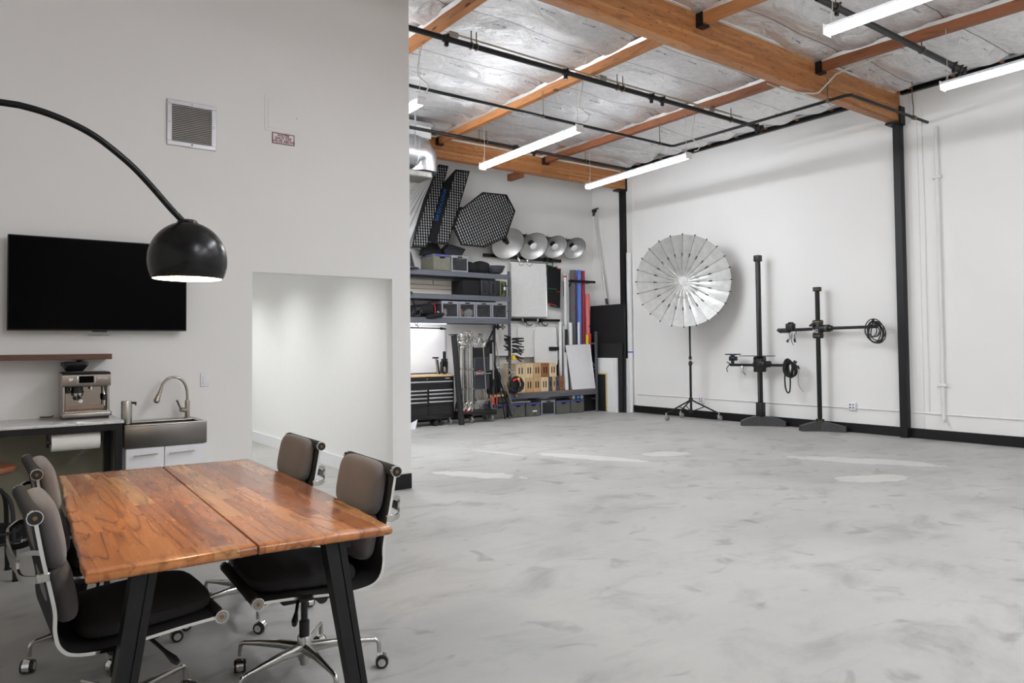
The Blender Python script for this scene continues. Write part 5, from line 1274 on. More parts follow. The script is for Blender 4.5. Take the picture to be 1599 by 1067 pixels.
t = thing('light_stand', 'slim grey light stand hung in front of the black grilles of the cart', 'light stand', (7.66, CY-.06, .42))
build('column', MB().cyl((7.66, CY-.045, .43), (7.60, CY-.035, 1.46), .011, n=10), BRUSH, t); build('foot', MB().box(7.60, 7.75, CY-.06, CY-.03, .427, .45), CHROME, t)
t = thing('folding_stand', 'folded tripod stand with orange-red leg bands at the right end of the cart', 'light stand', (7.87, CY, .22))
build('column', MB().cyl((7.875, CY+.02, .24), (7.86, CY+.02, 1.50), .014, n=10), BRUSH, t)
for dx in (-.055, -.02, .05):
    lg = build('leg', MB().tube([(7.87+dx*.3, CY+.0, .80), (7.87+dx, CY-.01, .55), (7.87+dx*.7, CY-.01, .25)], .009, 6), BLKPL, t)
    build('leg_band', MB().cyl((7.87+dx*.95, CY-.01, .32), (7.87+dx*1.0, CY-.01, .48), .0125, n=8), mat('orange red band', (206, 76, 44), .5), lg)
# black stand leaning to the right of the cart
t = thing('leaning_stand', 'dark folded stand leaning between the cart and the rack post', 'light stand', (8.2, 11.3, 0))
build('column', MB().tube([(7.93, 11.40, 1.18), (8.33, 11.36, .05)], .017, 8), STEEL, t); build('leg', MB().tube([(8.02, 11.42, 1.5), (8.10, 11.4, .9), (8.35, 11.37, .3)], .012, 8), BRUSH, t)
build('leg', MB().tube([(8.06, 11.38, .70), (8.16, 11.34, .02)], .012, 8), STEEL, t)
build('joint', MB().cyl((8.08, 11.36, 1.02), (8.08, 11.44, 1.02), .03, n=10).rbox(8.02, 8.14, 11.38, 11.42, .99, 1.03, .006, 1), CHROME, t)
mb = MB(); mb.pad((8.13, 11.72, .72), (.19, 0, .0), (0, .13, 0), (0, 0, .24), .8, 20, 12); tag(build('duffel_bag', mb, BLKFAB), 'black duffel bag standing behind the leaning stand', 'bag')
tag(build('stool_shelf', MB().box(7.95, 8.38, 11.62, 11.95, .43, .475), WORKTOP), 'thin wooden plank ending under the black duffel bag', 'plank')
tag(build('black_flag', MB().rbox(7.93, 8.1, 11.60, 11.62, 1.28, 1.55, .003, 1), BLKFAB), 'small black square flag hung right of the light stands', 'flag')
# bracket arm hung on the far side of the post
tag(build('diagonal_brace', MB().tube([(8.0, 11.8, 1.35), (8.16, 11.62, 1.85)], .018, 8), STEEL), 'diagonal black brace below the third shelf', 'brace')
for k, x in enumerate((8.18, 8.30)):
    tag(build('pipe_clamp', MB().cyl((x-.05, 11.58, 1.80), (x+.05, 11.58, 1.80), .02, n=10).box(x-.012, x+.012, 11.56, 11.6, 1.75, 1.862), BRUSH if k else STEEL), ['dark pipe clamp under the third shelf', 'bright pipe clamp under the third shelf beside the post'][k], 'clamp')
# spring clamps bunched on the post
random.seed(11)
pc = Vector((8.42, 11.46, 1.40))
for k in range(12):
    a = -1.0+k*.19; side = 1 if k % 2 else -1
    z = 1.60-k*.032; d = Vector((side*random.uniform(.5, 1), -.35, random.uniform(-.35, .45))).normalized()
    b0 = Vector((8.42+side*.02, 11.47, z))
    t = tag(build('spring_clamp', MB().tube([b0, b0+d*.09, b0+d*.24], [.016, .022, .014], 6).tube([b0+Vector((0, 0, -.02)), b0+d*.07+Vector((0, 0, -.015)), b0+d*.20+Vector((0, 0, -.07))], [.014, .017, .011], 6), BLKPL), 'black spring clamp in the bunch gripping the rack post, '+['topmost right', 'topmost left'][k % 2]+' side, step '+['one', 'two', 'three', 'four', 'five', 'six'][k//2]+' down', 'clamp', 'spring clamps on the rack post')
    if k in (6, 9): build('tip', MB().tube([b0+d*.215, b0+d*.25], .0155, 6), GREEN, t)
tag(build('yellow_box', MB().rbox(8.43, 8.54, 11.43, 11.49, 1.15, 1.24, .006, 2), YELLOW), 'small yellow box hanging on the rack post under the clamps', 'box')
# cable coil ball
mb = MB(); random.seed(2)
for k in range(7):
    th_ = random.uniform(0, PI); ax1 = Vector((math.cos(th_), .25, math.sin(th_))).normalized(); ax2 = Vector((-math.sin(th_), .15, math.cos(th_))).normalized()
    mb.pad((8.47, 11.44, .66), (.105, 0, 0), (0, .03, 0), (0, 0, .14), .8, 16, 8) if k == 0 else None
    mb.tube([Vector((8.47, 11.42-.006*k, .66))+ax1*.135*math.cos(a*PI/12)*random.uniform(.92, 1)+ax2*.17*math.sin(a*PI/12)*random.uniform(.95, 1) for a in range(24)], .013, 6, closed=True)
coil = tag(build('cable_coil', mb, BLKPL), 'black coiled cable bundle hanging on the rack post with coloured tapes', 'cable coil')
build('red_tape', MB().tube([(8.39, 11.38, .74), (8.43, 11.375, .77), (8.49, 11.375, .77)], .022, 8), RED, coil); build('yellow_tape', MB().cyl((8.52, 11.375, .75), (8.53, 11.375, .80), .022, n=10), YELLOW, coil)
build('pink_tape', MB().cyl((8.535, 11.372, .72), (8.545, 11.372, .75), .018, n=10), mat('pink tape', (226, 60, 150), .5), coil)
tag(build('chrome_clamp', MB().cyl((8.36, 11.44, .90), (8.44, 11.44, .90), .03, n=10).tube([(8.34, 11.44, .98), (8.38, 11.43, .90), (8.33, 11.44, .84)], .014, 6).tube([(8.44, 11.44, .94), (8.40, 11.43, .86)], .014, 6), CHROME), 'chrome clamp cluster on the rack post above the cable coil', 'clamp')
for k, (dx, dz, mm, cn) in enumerate(((0, .03, RED, 'red'), (.03, .0, YELLOW, 'yellow'), (-.02, -.01, BLUE, 'blue'), (.01, -.03, GREEN, 'green'))):
    tag(build('tape_roll', MB().cyl((8.52+dx, 11.47, .44+dz), (8.52+dx, 11.485, .44+dz), .017, n=10), mm), 'tiny '+cn+' tape roll in the cluster at the bench front', 'tape roll', 'tiny tapes on the bench front')

# ================================================================== APPLE BOXES
def applebox(label, x0, x1, z0, z1, y0, m, holes=2, dy=.42, group='plywood boxes stacked on the bench'):
    t = thing('plywood_box', label, 'box', ((x0+x1)/2, y0+dy/2, z0), 0, group)
    build('case', MB().rbox(x0+.001, x1-.001, y0, y0+dy, z0, z1, .003, 1), m, t)
    mb = MB(); w_ = x1-x0
    if holes == 2:
        for f in (.34, .66): mb.rbox(x0+w_*f-.013, x0+w_*f+.013, y0-.0015, y0+.001, z0+.09, z1-.09, .0005, 1); mb.cyl((x0+w_*f, y0-.0015, z0+.09), (x0+w_*f, y0+.001, z0+.09), .013, n=12); mb.cyl((x0+w_*f, y0-.0015, z1-.09), (x0+w_*f, y0+.001, z1-.09), .013, n=12)
    elif holes == 1:
        f = .5; mb.rbox(x0+w_*f-.012, x0+w_*f+.012, y0-.0015, y0+.001, z0+.1, z1-.1, .0005, 1)
    else:
        for f in (.3, .7):
            for g in (.3, .45, .6): mb.cyl((x0+w_*f, y0-.0015, z0+(z1-z0)*g), (x0+w_*f, y0+.001, z0+(z1-z0)*g), .011, n=10)
    build('hand_slots', mb, DARKGAP, t); return t
BY = 11.56
up = [(8.60, 8.83, BIRCH, 'leftmost'), (8.835, 9.03, BIRCH, 'second from the left'), (9.035, 9.24, BIRCHD, 'middle'), (9.245, 9.45, BIRCHR, 'reddish brown with a scorched rim,'), (9.455, 9.65, BIRCH, 'rightmost')]
for k, (a, b, m_, l_) in enumerate(up): applebox('plywood box in the upper row on the bench, '+l_, a, b, .783, 1.07, BY, m_)
lo_ = [(8.60, 8.83, BIRCH, 'leftmost full box'), (8.835, 9.03, BIRCHD, 'second full box'), (9.035, 9.225, BIRCHD, 'third full box'), (9.23, 9.43, BIRCH, 'palest full box')]
for (a, b, m_, l_) in lo_: applebox('plywood box in the lower row on the bench, '+l_, a, b, DKZ, .781, BY, m_)
for (a, b, m_, l_, h) in ((9.435, 9.53, mat('slate painted plywood', (72, 76, 88), .6), 'slate grey slim box in the lower row, left one', 1), (9.535, 9.625, BIRCHD, 'slim bare plywood box between two slate ones', 1), (9.63, 9.725, mat('slate painted plywood', (72, 76, 88), .6), 'slate grey slim box in the lower row, right one', 1), (9.73, 9.835, BIRCHR, 'slim brown plywood box with six round holes', 6)):
    applebox(l_, a, b, DKZ, .79, BY, m_, h)
# ---- white reflectors behind the boxes
framed('reflector_frame', 'white square reflector hanging left behind the rack post', 'reflector', 8.42, 9.02, 1.24, 1.86, 11.99, .015, WHITE, DIFFW)
framed('reflector_frame', 'white square reflector hanging under the lower rail, left of the rounded one', 'reflector', 8.95, 9.36, 1.20, 1.84, 11.96, .015, WHITE, DIFFW)
framed('reflector_frame', 'white reflector with a rounded silver tube frame above the plywood boxes', 'reflector', 9.33, 9.95, 1.0, 1.83, 11.90, .07, CHROME, DIFFW)
tag(build('wall_rail', MB().rbox(8.6, 10.15, 12.02, 12.06, 1.945, 1.995, .004, 1), STEEL), 'lower black wall rail above the hanging white reflectors', 'rail')
for k, x in enumerate((9.1, 9.18, 9.5, 9.6)):
    mb = MB(); mb.box(x-.02, x+.02, 11.98, 12.06, 1.92, 2.0); mb.tube(smooth_path([(x, 11.98, 1.95), (x, 11.94, 1.88), (x+.06, 11.92, 1.85), (x+.13, 11.92, 1.88)], 3), .01, 6)
    tag(build('rail_hook', mb, STEEL if k % 2 else CHROME), ['chrome hook', 'black hook', 'chrome hook', 'black hook'][k]+(' on the lower rail above the square reflectors' if k < 2 else ' on the lower rail above the rounded reflector'), 'hook', 'hooks on the lower rail')
tag(build('dark_shelf_box', MB().rbox(9.72, 10.06, 11.86, 12.04, 1.32, 1.40, .006, 1), BLKPL), 'small black box on the wall behind the plywood boxes', 'box')
tag(build('black_board', MB().box(9.74, 10.05, 11.98, 12.0, DKZ, 1.12), mat('black board', (24, 24, 25), .7)), 'black board standing behind the plywood boxes', 'board')
tag(build('white_board', MB().rbox(9.66, 10.10, 11.96, 11.975, 1.12, 1.30, .003, 1), WHITE), 'short white board above the black board behind the boxes', 'board')
# ---- rolls
def roll(label, x, y, z0, z1, r, m, dx=0, cat='paper roll', core=True):
    t = thing('paper_roll', label, cat, (x, y, z0), 0, 'upright rolls in the corner')
    build('roll', MB().cyl((x, y, z0), (x+dx, y, z1), r, n=24), m, t)
    build('core', MB().cyl((x+dx, y, z1), (x+dx, y, z1+.004), r*.55, n=16), DARKGAP, t)
    return t
gp = mat('dark grey paper', (98, 98, 98), .8, var=.03)
roll('grey paper roll with red tape marks, thickest in the corner', 10.42, 11.90, DKZ, 3.07, .062, gp)
g_ = bpy.data.objects[-1] if False else None
for z in (2.90, 2.55, 2.2): tag(build('tape_mark', MB().hexa([(10.36, 11.834, z), (10.46, 11.834, z+.012), (10.46, 11.838, z+.012), (10.36, 11.838, z), (10.36, 11.834, z+.02), (10.46, 11.834, z+.032), (10.46, 11.838, z+.032), (10.36, 11.838, z+.02)]), RED), {2.9: 'top', 2.55: 'middle', 2.2: 'lowest'}[z]+' red tape strip stuck on the thick grey roll', 'tape')
roll('slim white roll with a red band left of the grey roll', 10.20, 11.90, DKZ, 2.97, .03, PAPERW)
roll('thin pale grey roll touching the thick grey roll', 10.29, 11.93, DKZ, 2.98, .03, mat('pale grey paper', (196, 196, 194), .7))
roll('narrow dark blue roll right of the grey roll', 10.51, 11.93, DKZ, 3.08, .025, mat('deep blue paper', (52, 76, 170), .7))
roll('thick light blue roll in the roll bracket', 10.60, 11.90, DKZ, 3.08, .055, mat('blue paper', (98, 128, 206), .7))
roll('dark red roll right of the blue rolls', 10.72, 11.90, DKZ, 3.07, .042, mat('crimson paper', (164, 48, 60), .7))
roll('pink roll shorter than the red one beside it', 10.845, 11.88, 0, 2.56, .048, mat('pink paper', (232, 128, 128), .7), -.02)
tag(build('blue_tape_band', MB().cyl((10.836, 11.88, 1.82), (10.835, 11.88, 1.87), .0495, n=20), mat('dark blue tape', (40, 70, 140), .5)), 'dark blue tape band around the pink roll', 'tape')
roll('short yellow roll in front of the pink roll', 10.715, 11.78, 0, 1.66, .035, mat('yellow paper', (226, 214, 50), .6))
roll('short bright red roll beside the yellow roll', 10.79, 11.78, 0, 1.68, .035, mat('bright red paper', (214, 60, 66), .6))
roll('short white roll in front of the blue rolls', 10.49, 11.80, DKZ, 1.93, .028, PAPERW)
roll('white tube leaning left of the white panel', 10.0, 11.84, DKZ, 1.94, .032, PAPERW)
roll('black tube between the short white tubes', 10.12, 11.80, DKZ, 1.77, .03, mat('black paper', (26, 26, 28), .7), .01)
roll('grey tipped white tube behind the black tube', 10.13, 11.88, DKZ, 1.86, .033, mat('off white paper', (206, 206, 204), .7))
roll('white tube with a capped end right of the black tube', 10.27, 11.80, DKZ, 1.92, .04, PAPERW, -.02)
tag(build('tape_mark', MB().cyl((10.20, 11.90, 2.90), (10.20, 11.90, 2.94), .0315, n=16), RED), 'red tape band around the slim white roll', 'tape')
tag(build('black_board', MB().box(10.44, 10.86, 11.70, 11.715, 0, .37), mat('black board', (24, 24, 25), .7)), 'black sheet added for the dark space under the right end of the bench', 'board')  # added sheet paints the dark space under the bench and hides roll ends
# ---- white panel leaning on the bench
t = thing('display_board', 'large white panel leaning on the bench in front of the rolls', 'panel', (10.4, 11.6, DKZ))
mb = MB(); mb.hexa([(10.06, 11.53, DKZ+.002), (10.70, 11.53, DKZ+.002), (10.70, 11.545, DKZ+.002), (10.06, 11.545, DKZ+.002), (9.96, 11.62, 1.43), (10.64, 11.62, 1.45), (10.64, 11.635, 1.45), (9.96, 11.635, 1.43)])
build('board', mb, mat('white foam board', (226, 226, 228), .45, var=.01), t)
mb = MB(); mb.tube([(10.06, 11.528, DKZ+.01), (10.70, 11.528, DKZ+.01), (10.64, 11.618, 1.45), (9.96, 11.618, 1.43)], .007, 6, closed=True); build('edge_trim', mb, WHITEG, t)
t = thing('leaning_board', 'narrow white board leaning behind the white panel, seen edge on', 'board', (9.95, 11.62, DKZ))
build('board', MB().hexa([(9.90, 11.58, DKZ+.002), (9.99, 11.58, DKZ+.002), (9.99, 11.60, DKZ+.002), (9.90, 11.60, DKZ+.002), (9.98, 11.68, 1.28), (10.03, 11.68, 1.28), (10.03, 11.70, 1.28), (9.98, 11.70, 1.28)]), WHITE, t)

# ================================================================== FLATS ON THE RIGHT WALL CORNER
def flat(name, label, cat, x, th_, y0, y1, z0, z1, m, lean=.0):
    return tag(build(name, MB().hexa([(x-th_, y0, z0), (x, y0, z0), (x, y1, z0), (x-th_, y1, z0), (x-th_+lean, y0, z1), (x+lean, y0, z1), (x+lean, y1, z1), (x-th_+lean, y1, z1)]), m), label, cat)
BB = mat('black foam board', (21, 21, 22), .6, var=.1)
flat('folding_flat', 'tall black flat leaning against the right wall in the back corner', 'flat', 10.99, .05, 10.90, 11.95, 0, 2.30, BB, .04)
flat('black_board', 'half-height black board in front of the tall black flat', 'board', 10.925, .02, 10.92, 11.62, .0, 1.46, mat('matte black board', (30, 30, 31), .7), .012)
t = thing('foam_board', 'thick white foam boards stacked on edge against the black flats', 'board', (10.87, 11.3, 0))
build('board', MB().box(10.86, 10.90, 11.03, 11.62, 0, 1.15), WHITE, t); build('silver_face', MB().box(10.855, 10.8595, 11.18, 11.60, .86, 1.13), mat('silver board face', (184, 184, 184), .35, metal=.5), t)
flat('foam_board', 'narrower white foam board, second layer before the black flats', 'board', 10.852, .03, 11.10, 11.60, 0, 1.13, PAPERW)
t = thing('framed_board', 'black board in a pale gold wooden frame leaning low on the floor', 'board', (10.81, 11.4, 0))
build('board', MB().box(10.805, 10.815, 11.30, 11.60, 0.01, .80), BB, t)
mb = MB(); mb.box(10.80, 10.818, 11.28, 11.31, 0, .83); mb.box(10.80, 10.818, 11.31, 11.62, .80, .83); build('frame', mb, mat('pale gold wood', (206, 186, 130), .5), t)
t = thing('background_tube', 'tall white background tube standing beside the far black column', 'tube', (11.12, 10.83, 0))
build('tube', MB().cyl((11.13, 10.89, 0), (11.13, 10.89, 3.39), .055, n=28), WHITE, t); build('blue_band', MB().cyl((11.13, 10.89, 1.26), (11.13, 10.89, 1.285), .0565, n=28), BLUE, t)
tag(build('white_board', MB().box(11.035, 11.06, 10.86, 10.97, 0, 1.14), PAPERW), 'narrow white board standing left of the tall white tube', 'board')

# ================================================================== UMBRELLA ON ROLLING STAND
UC = Vector((10.30, 8.72, 2.585)); 
ux, uy = 10.75, 8.965
t = thing('parabolic_umbrella', 'large silver parabolic umbrella facing the room on a black rolling stand', 'umbrella', (10.5, 8.8, 1.7))
nu = (Vector((0, 0, 1.72))-UC); nu = (nu.normalized()+Vector((.06, .0, .04))).normalized()
MO = orient(nu).to_4x4(); MO.translation = UC
UR = .845; NR = 24; D = .50
def upt(r, a, sag=0): return MO @ Vector((r*math.cos(a), r*math.sin(a), -D+D*(r/UR)**2+sag))
rr_ = [.05, .15, .27, .40, .53, .66, .76, UR]
sub = 5
for nm_, offs, mm in (('canopy', 0, SILVERF), ('outer_cover', -.012, BLKFAB)):
    mb = MB(); vs = []; tot = NR*sub
    for r in rr_:
        for k in range(tot):
            a = 2*PI*k/tot; f = (k % sub)/sub; ph = math.cos(PI/NR)/math.cos((f-.5)*2*PI/NR)
            rr2 = r*(ph if r > .06 else 1)
            p = MO @ Vector((rr2*math.cos(a), rr2*math.sin(a), -D+D*(r/UR)**2+offs+.018*math.sin(PI*f)*(r/UR)))
            vs.append(p)
    fs = [(i*tot+k, i*tot+(k+1) % tot, (i+1)*tot+(k+1) % tot, (i+1)*tot+k) for i in range(len(rr_)-1) for k in range(tot)]
    mb.add(vs, fs); build(nm_, mb, mm, t)
ribm = mat('grey rib', (170, 170, 166), .35, metal=.6)
for k in range(NR):
    a = 2*PI*k/NR
    rb = build('rib', MB().tube([upt(r, a, .008) for r in rr_[1:]], .0042, 5), ribm, t)
    build('rib_tip', MB().cyl(upt(UR-.012, a, .004), upt(UR+.012, a, .004), .010, n=6), BLKPL, rb)
    p = upt(.47, a, .012); q_ = upt(.53, a, .014); build('joint', MB().tube([p, q_], .011, 6), BLKPL, rb)
    hubp = MO @ Vector((.055*math.cos(a), .055*math.sin(a), -.16))
    build('strut', MB().tube([hubp, upt(.50, a, .02)], .0035, 5).tube([upt(.24, a, .04), upt(.30, a, .035)], .009, 5), ribm, rb)
ax = lambda z: MO @ Vector((0, 0, z))
build('centre_shaft', MB().cyl(ax(-D-.05), ax(-.08), .016, n=12), CHROME, t)
build('centre_disc', MB().cyl(ax(-.12), ax(-.085), .085, .08, n=28).cyl(ax(-.085), ax(-.06), .03, n=14), mat('frosted hub cap', (206, 206, 204), .35, metal=.5), t)
build('hub_ring', MB().cyl(ax(-.19), ax(-.14), .06, n=24), BRUSH, t)
build('mount', MB().cyl(ax(-D-.16), ax(-D+.02), .05, n=18), BLKPL, t)
mb = MB(); mb.tube([ax(-D-.08), (ux, uy, 2.45), (ux, uy, 2.30)], .02, 8); build('bracket', mb, BLKPL, t)
t = thing('rolling_stand', 'black three-legged rolling stand under the silver umbrella', 'light stand', (ux, uy, 0))
build('lower_tube', MB().cyl((ux, uy, .15), (ux, uy, 1.12), .0225, n=14), STEEL, t)
build('upper_tube', MB().cyl((ux, uy, 1.12), (ux, uy, 2.42), .0175, n=14), STEEL, t)
build('lock_collar', MB().cyl((ux, uy, 1.03), (ux, uy, 1.09), .033, n=14).cyl((ux, uy, 1.14), (ux, uy, 1.20), .028, n=14).cyl((ux, uy, 1.06), (ux-.02, uy-.07, 1.08), .012, n=8), BLKPL, t)
build('red_ring', MB().cyl((ux, uy, 1.095), (ux, uy, 1.105), .028, n=14), RED, t); build('white_ring', MB().cyl((ux, uy, 1.12), (ux, uy, 1.135), .0275, n=14), WHITE, t)
build('top_collar', MB().cyl((ux, uy, .36), (ux, uy, .42), .038, n=14), BLKPL, t); build('bottom_collar', MB().cyl((ux, uy, .14), (ux, uy, .18), .034, n=14), BLKPL, t)
for (lx, ly) in ((10.33, 9.20), (10.97, 9.40), (11.06, 8.57)):
    lg = build('leg', MB().tube([(ux, uy, .385), (lx+(ux-lx)*.0, ly, .135)], .0145, 8), STEEL, t)
    build('brace', MB().tube([(ux, uy, .16), ((ux*.5+lx*.5), (uy*.5+ly*.5), .262)], .009, 6), STEEL, lg)
    cb = build('caster', MB().cyl((lx, ly, .10), (lx, ly, .15), .016, n=10).box(lx-.03, lx+.03, ly-.025, ly+.025, .095, .105).box(lx-.022, lx-.016, ly-.04, ly+.02, .05, .10).box(lx+.016, lx+.022, ly-.04, ly+.02, .05, .10), CHROME, lg)
    build('wheel', MB().cyl((lx-.013, ly-.02, .05), (lx+.013, ly-.02, .05), .05, n=24).cyl((lx-.016, ly-.02, .05), (lx+.016, ly-.02, .05), .022, n=16), RUBBER, cb)

# ================================================================== CAMERA STANDS
def foot(t, c, tip, w0, h0, h1):
    c, tip = Vector(c), Vector(tip); d = (tip-c).normalized(); s_ = Vector((-d.y, d.x, 0))
    mb = MB(); pts = []
    for (f, hz, ww) in ((0, h1, w0), (.35, h1*.93, w0*.9), (.75, h1*.72, w0*.85), (1.0, h0, w0*.8)):
        p = c+(tip-c)*f; pts.append((p, hz, ww))
    vs = []
    for (p, hz, ww) in pts: vs += [p-s_*ww*1.15, p+s_*ww*1.15, p+s_*ww*.8+Vector((0, 0, hz)), p-s_*ww*.8+Vector((0, 0, hz))]
    fs = [(3, 2, 1, 0), (12, 13, 14, 15)]
    for i in range(3): fs += [(i*4+k, i*4+(k+1) % 4, i*4+4+(k+1) % 4, i*4+4+k) for k in range(4)]
    mb.add(vs, fs); return build('foot', mb, mat('dark cast iron', (50, 50, 50), .5, var=.15, sc=30), t)
FX, FY = 10.95, 7.60
t = thing('camera_stand', 'taller black camera column stand with a crossarm, nearer the umbrella', 'camera stand', (FX, FY, 0))
foot(t, (FX, FY, 0), (10.70, 7.82, 0), .07, .085, .17); foot(t, (FX, FY, 0), (11.12, 7.22, 0), .07, .085, .17); foot(t, (FX, FY, 0), (11.14, 7.92, 0), .06, .085, .17)
build('base_socket', MB().rbox(FX-.06, FX+.06, FY-.06, FY+.06, .15, .40, .01, 2), BLKPL, t)
col_ = build('column', MB().rbox(FX-.035, FX+.035, FY-.035, FY+.035, .38, 2.88, .012, 2), STEEL, t)
build('rack_strip', MB().box(FX-.0375, FX-.0345, FY-.006, FY+.008, .42, 2.86), mat('dark rack strip', (84, 84, 86), .5), col_)
build('top_cap', MB().rbox(FX-.055, FX+.055, FY-.055, FY+.055, 2.86, 2.97, .012, 2), BLKPL, t)
build('carriage', MB().rbox(FX-.07, FX+.07, FY-.09, FY+.09, .93, 1.20, .02, 2).rbox(FX-.08, FX+.06, FY-.14, FY+.10, 1.0, 1.12, .03, 2), BLKPL, t)
for (y, z) in ((FY+.07, 1.05), (FY-.05, 1.06)): build('clamp_knob', MB().cyl((FX-.09, y, z), (FX-.07, y, z), .03, n=16).cyl((FX-.094, y, z), (FX-.089, y, z), .012, n=10), BLKPL, t)
build('side_knob', MB().cyl((FX, FY-.14, 1.07), (FX, FY-.20, 1.07), .055, n=18), BLKPL, t)
build('shelf_plate', MB().rbox(FX-.17, FX+.02, FY-.30, FY+.30, 1.205, 1.217, .004, 1), BLKPL, t)
build('crossarm', MB().cyl((FX-.02, FY+.60, 1.045), (FX-.02, FY-.52, 1.055), .024, n=14), STEEL, t)
hd = build('camera_head', MB().cyl((FX-.02, FY+.55, 1.05), (FX-.02, FY+.55, 1.20), .03, n=12).rbox(FX-.07, FX+.04, FY+.48, FY+.60, 1.12, 1.20, .015, 2).rbox(FX-.08, FX+.05, FY+.42, FY+.67, 1.225, 1.245, .004, 1).cyl((FX-.02, FY+.55, 1.2), (FX-.02, FY+.55, 1.23), .04, n=12), BLKPL, t)
build('blue_plate', MB().rbox(FX-.085, FX-.02, FY+.47, FY+.53, 1.22, 1.235, .003, 1), BLUE, hd)
build('handle', MB().tube([(FX-.06, FY+.58, 1.07), (FX-.08, FY+.64, .98), (FX-.08, FY+.62, .92)], .009, 6).tube([(FX-.06, FY+.56, 1.06), (FX-.1, FY+.62, 1.10)], .01, 6), BLKPL, t)
build('small_clamp', MB().tube([(FX-.05, FY+.33, 1.03), (FX-.08, FY+.30, .93), (FX-.06, FY+.25, .87)], [.02, .016, .012], 8), BRUSH, t)
def coil_loops(mb, c, rx, rz, n_, r, seed, spread=.03):
    random.seed(seed)
    for k in range(n_):
        ph = random.uniform(0, 6); e1, e2 = random.uniform(.66, 1.05), random.uniform(.72, 1.08); tl = random.uniform(-.35, .35)
        oy, oz = random.uniform(-.035, .035), random.uniform(-.03, .03)
        mb.tube([(c[0]+random.uniform(-1, 1)*.004+spread*math.sin(ph+k), c[1]+oy+rx*e1*math.cos(a*PI/14)*math.cos(tl)-rz*e2*math.sin(a*PI/14)*math.sin(tl), c[2]+oz+rz*e2*math.sin(a*PI/14)*math.cos(tl)+rx*e1*math.cos(a*PI/14)*math.sin(tl)) for a in range(28)], r, 6, closed=True)
mb = MB(); coil_loops(mb, (FX-.03, FY-.60, 1.00), .105, .135, 9, .013, 4)
o = tag(build('cable_coil', mb, BLKPL), 'thick black cable coil hanging on the right arm of the taller camera stand', 'cable coil')
build('hanging_loop', MB().tube(smooth_path([(FX-.03, FY-.52, 1.0), (FX-.03, FY-.50, .85), (FX-.03, FY-.51, .68), (FX-.03, FY-.545, .60), (FX-.03, FY-.585, .62), (FX-.03, FY-.60, .75), (FX-.03, FY-.60, .92)], 5), .013, 8), BLKPL, o)
build('plug', MB().cyl((FX-.03, FY-.74, 1.05), (FX-.03, FY-.77, 1.0), .018, n=10).cyl((FX-.03, FY-.68, 1.13), (FX-.03, FY-.72, 1.10), .02, n=10), BLKPL, o)
build('red_wire', MB().tube(smooth_path([(FX-.03, FY-.70, 1.10), (FX-.03, FY-.76, .98), (FX-.03, FY-.745, .85), (FX-.03, FY-.76, .72), (FX-.03, FY-.84, .62)], 5), .0035, 5), mat('dark red wire', (110, 50, 48), .5), o)
GX, GY = 11.0, 6.53
t = thing('camera_stand', 'shorter black camera column stand with gold rings and a long crossarm', 'camera stand', (GX, GY, 0))
foot(t, (GX, GY, 0), (10.74, 6.72, 0), .075, .085, .15); foot(t, (GX, GY, 0), (11.11, 6.14, 0), .07, .085, .15); foot(t, (GX, GY, 0), (11.13, 6.85, 0), .06, .085, .15)
GOLD = mat('dull gold ring', (128, 108, 62), .4, metal=.6)
build('column', MB().cyl((GX, GY, .14), (GX, GY, 2.30), .036, n=20), STEEL, t)
build('base_collar', MB().cyl((GX, GY, .13), (GX, GY, .19), .065, n=20), BLKPL, t); build('gold_ring', MB().cyl((GX, GY, .155), (GX, GY, .165), .0665, n=20), GOLD, t)
build('top_cap', MB().cyl((GX, GY, 2.27), (GX, GY, 2.335), .066, n=20), BLKPL, t); build('gold_ring', MB().cyl((GX, GY, 2.295), (GX, GY, 2.305), .0675, n=20), GOLD, t)
cr = build('carriage', MB().rbox(GX-.065, GX+.065, GY-.065, GY+.065, 1.50, 1.80, .02, 3).cyl((GX, GY-.06, 1.66), (GX, GY-.20, 1.66), .06, n=18).cyl((GX, GY-.20, 1.66), (GX, GY-.24, 1.66), .045, n=18), BLKPL, t)
for z in (1.765, 1.535): build('gold_ring', MB().box(GX-.067, GX+.067, GY-.067, GY+.067, z, z+.01), GOLD, cr)
build('gold_ring', MB().cyl((GX, GY-.15, 1.66), (GX, GY-.16, 1.66), .0615, n=18), mat('olive gold ring', (120, 120, 60), .4), cr)
build('clamp_knob', MB().cyl((GX-.10, GY+.04, 1.72), (GX-.065, GY+.04, 1.72), .03, n=16).cyl((GX-.02, GY-.065, 1.53), (GX-.02, GY-.09, 1.53), .022, n=12), BLKPL, cr)
build('side_lever', MB().tube([(GX-.02, GY+.07, 1.70), (GX-.03, GY+.13, 1.715)], [.01, .018], 8), BLKPL, cr)
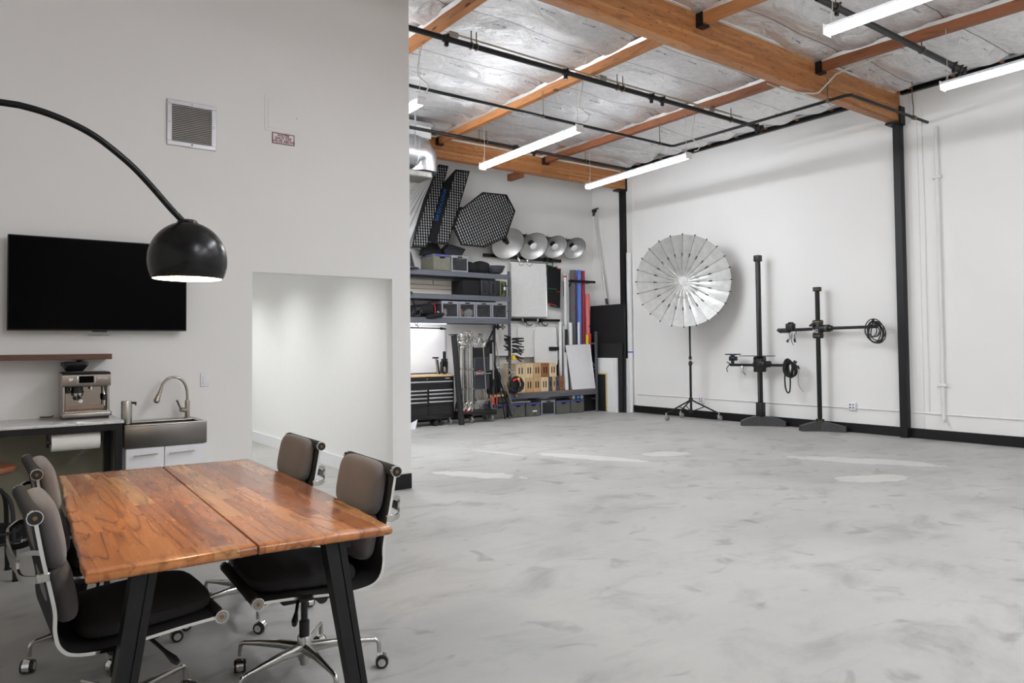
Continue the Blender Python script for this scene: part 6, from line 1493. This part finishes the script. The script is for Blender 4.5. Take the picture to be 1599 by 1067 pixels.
lettering('logo', 'BG', .075, WHITEG, cr, (GX-.0665, GY+.01, 1.615), (0, -1, 0), (0, 0, 1), ext=.0008)
build('crossarm', MB().cyl((GX-.01, GY+.66, 1.645), (GX-.01, GY+.06, 1.655), .026, n=14).cyl((GX-.01, GY-.2, 1.66), (GX-.01, GY-.98, 1.665), .024, n=14), STEEL, t)
hd = build('geared_head', MB().rbox(GX-.07, GX+.04, GY+.42, GY+.55, 1.64, 1.76, .015, 2).rbox(GX-.06, GX+.04, GY+.50, GY+.68, 1.60, 1.68, .02, 2).cyl((GX-.02, GY+.66, 1.62), (GX-.02, GY+.72, 1.66), .03, n=12).rbox(GX-.08, GX+.02, GY+.44, GY+.5, 1.74, 1.78, .01, 1), BLKPL, t)
build('dangling_cords', MB().tube(smooth_path([(GX-.04, GY+.44, 1.74), (GX-.06, GY+.38, 1.70), (GX-.05, GY+.36, 1.60), (GX-.04, GY+.40, 1.56), (GX-.04, GY+.38, 1.47)], 5), .006, 6).tube(smooth_path([(GX-.04, GY+.50, 1.60), (GX-.04, GY+.48, 1.52), (GX-.04, GY+.52, 1.47), (GX-.04, GY+.56, 1.46)], 5), .0055, 6).tube(smooth_path([(GX-.04, GY+.44, 1.60), (GX-.04, GY+.46, 1.48), (GX-.04, GY+.42, 1.39)], 5), .005, 6), BLKPL, hd)
build('cord_plug', MB().cyl((GX-.04, GY+.40, 1.50), (GX-.04, GY+.39, 1.44), .017, n=8).cyl((GX-.04, GY+.52, 1.49), (GX-.04, GY+.53, 1.44), .016, n=8), BLKPL, hd)
mb = MB(); coil_loops(mb, (GX-.02, GY-.95, 1.58), .135, .165, 6, .0085, 9, .012); coil_loops(mb, (GX-.02, GY-.90, 1.60), .10, .11, 3, .0085, 6, .012)
o = tag(build('cable_coil', mb, BLKPL), 'thin black cable loops hung on the right arm end of the shorter camera stand', 'cable coil')
build('cable_tie', MB().cyl((GX-.02, GY-.90, 1.72), (GX-.02, GY-.92, 1.78), .02, n=8), BLKPL, o)
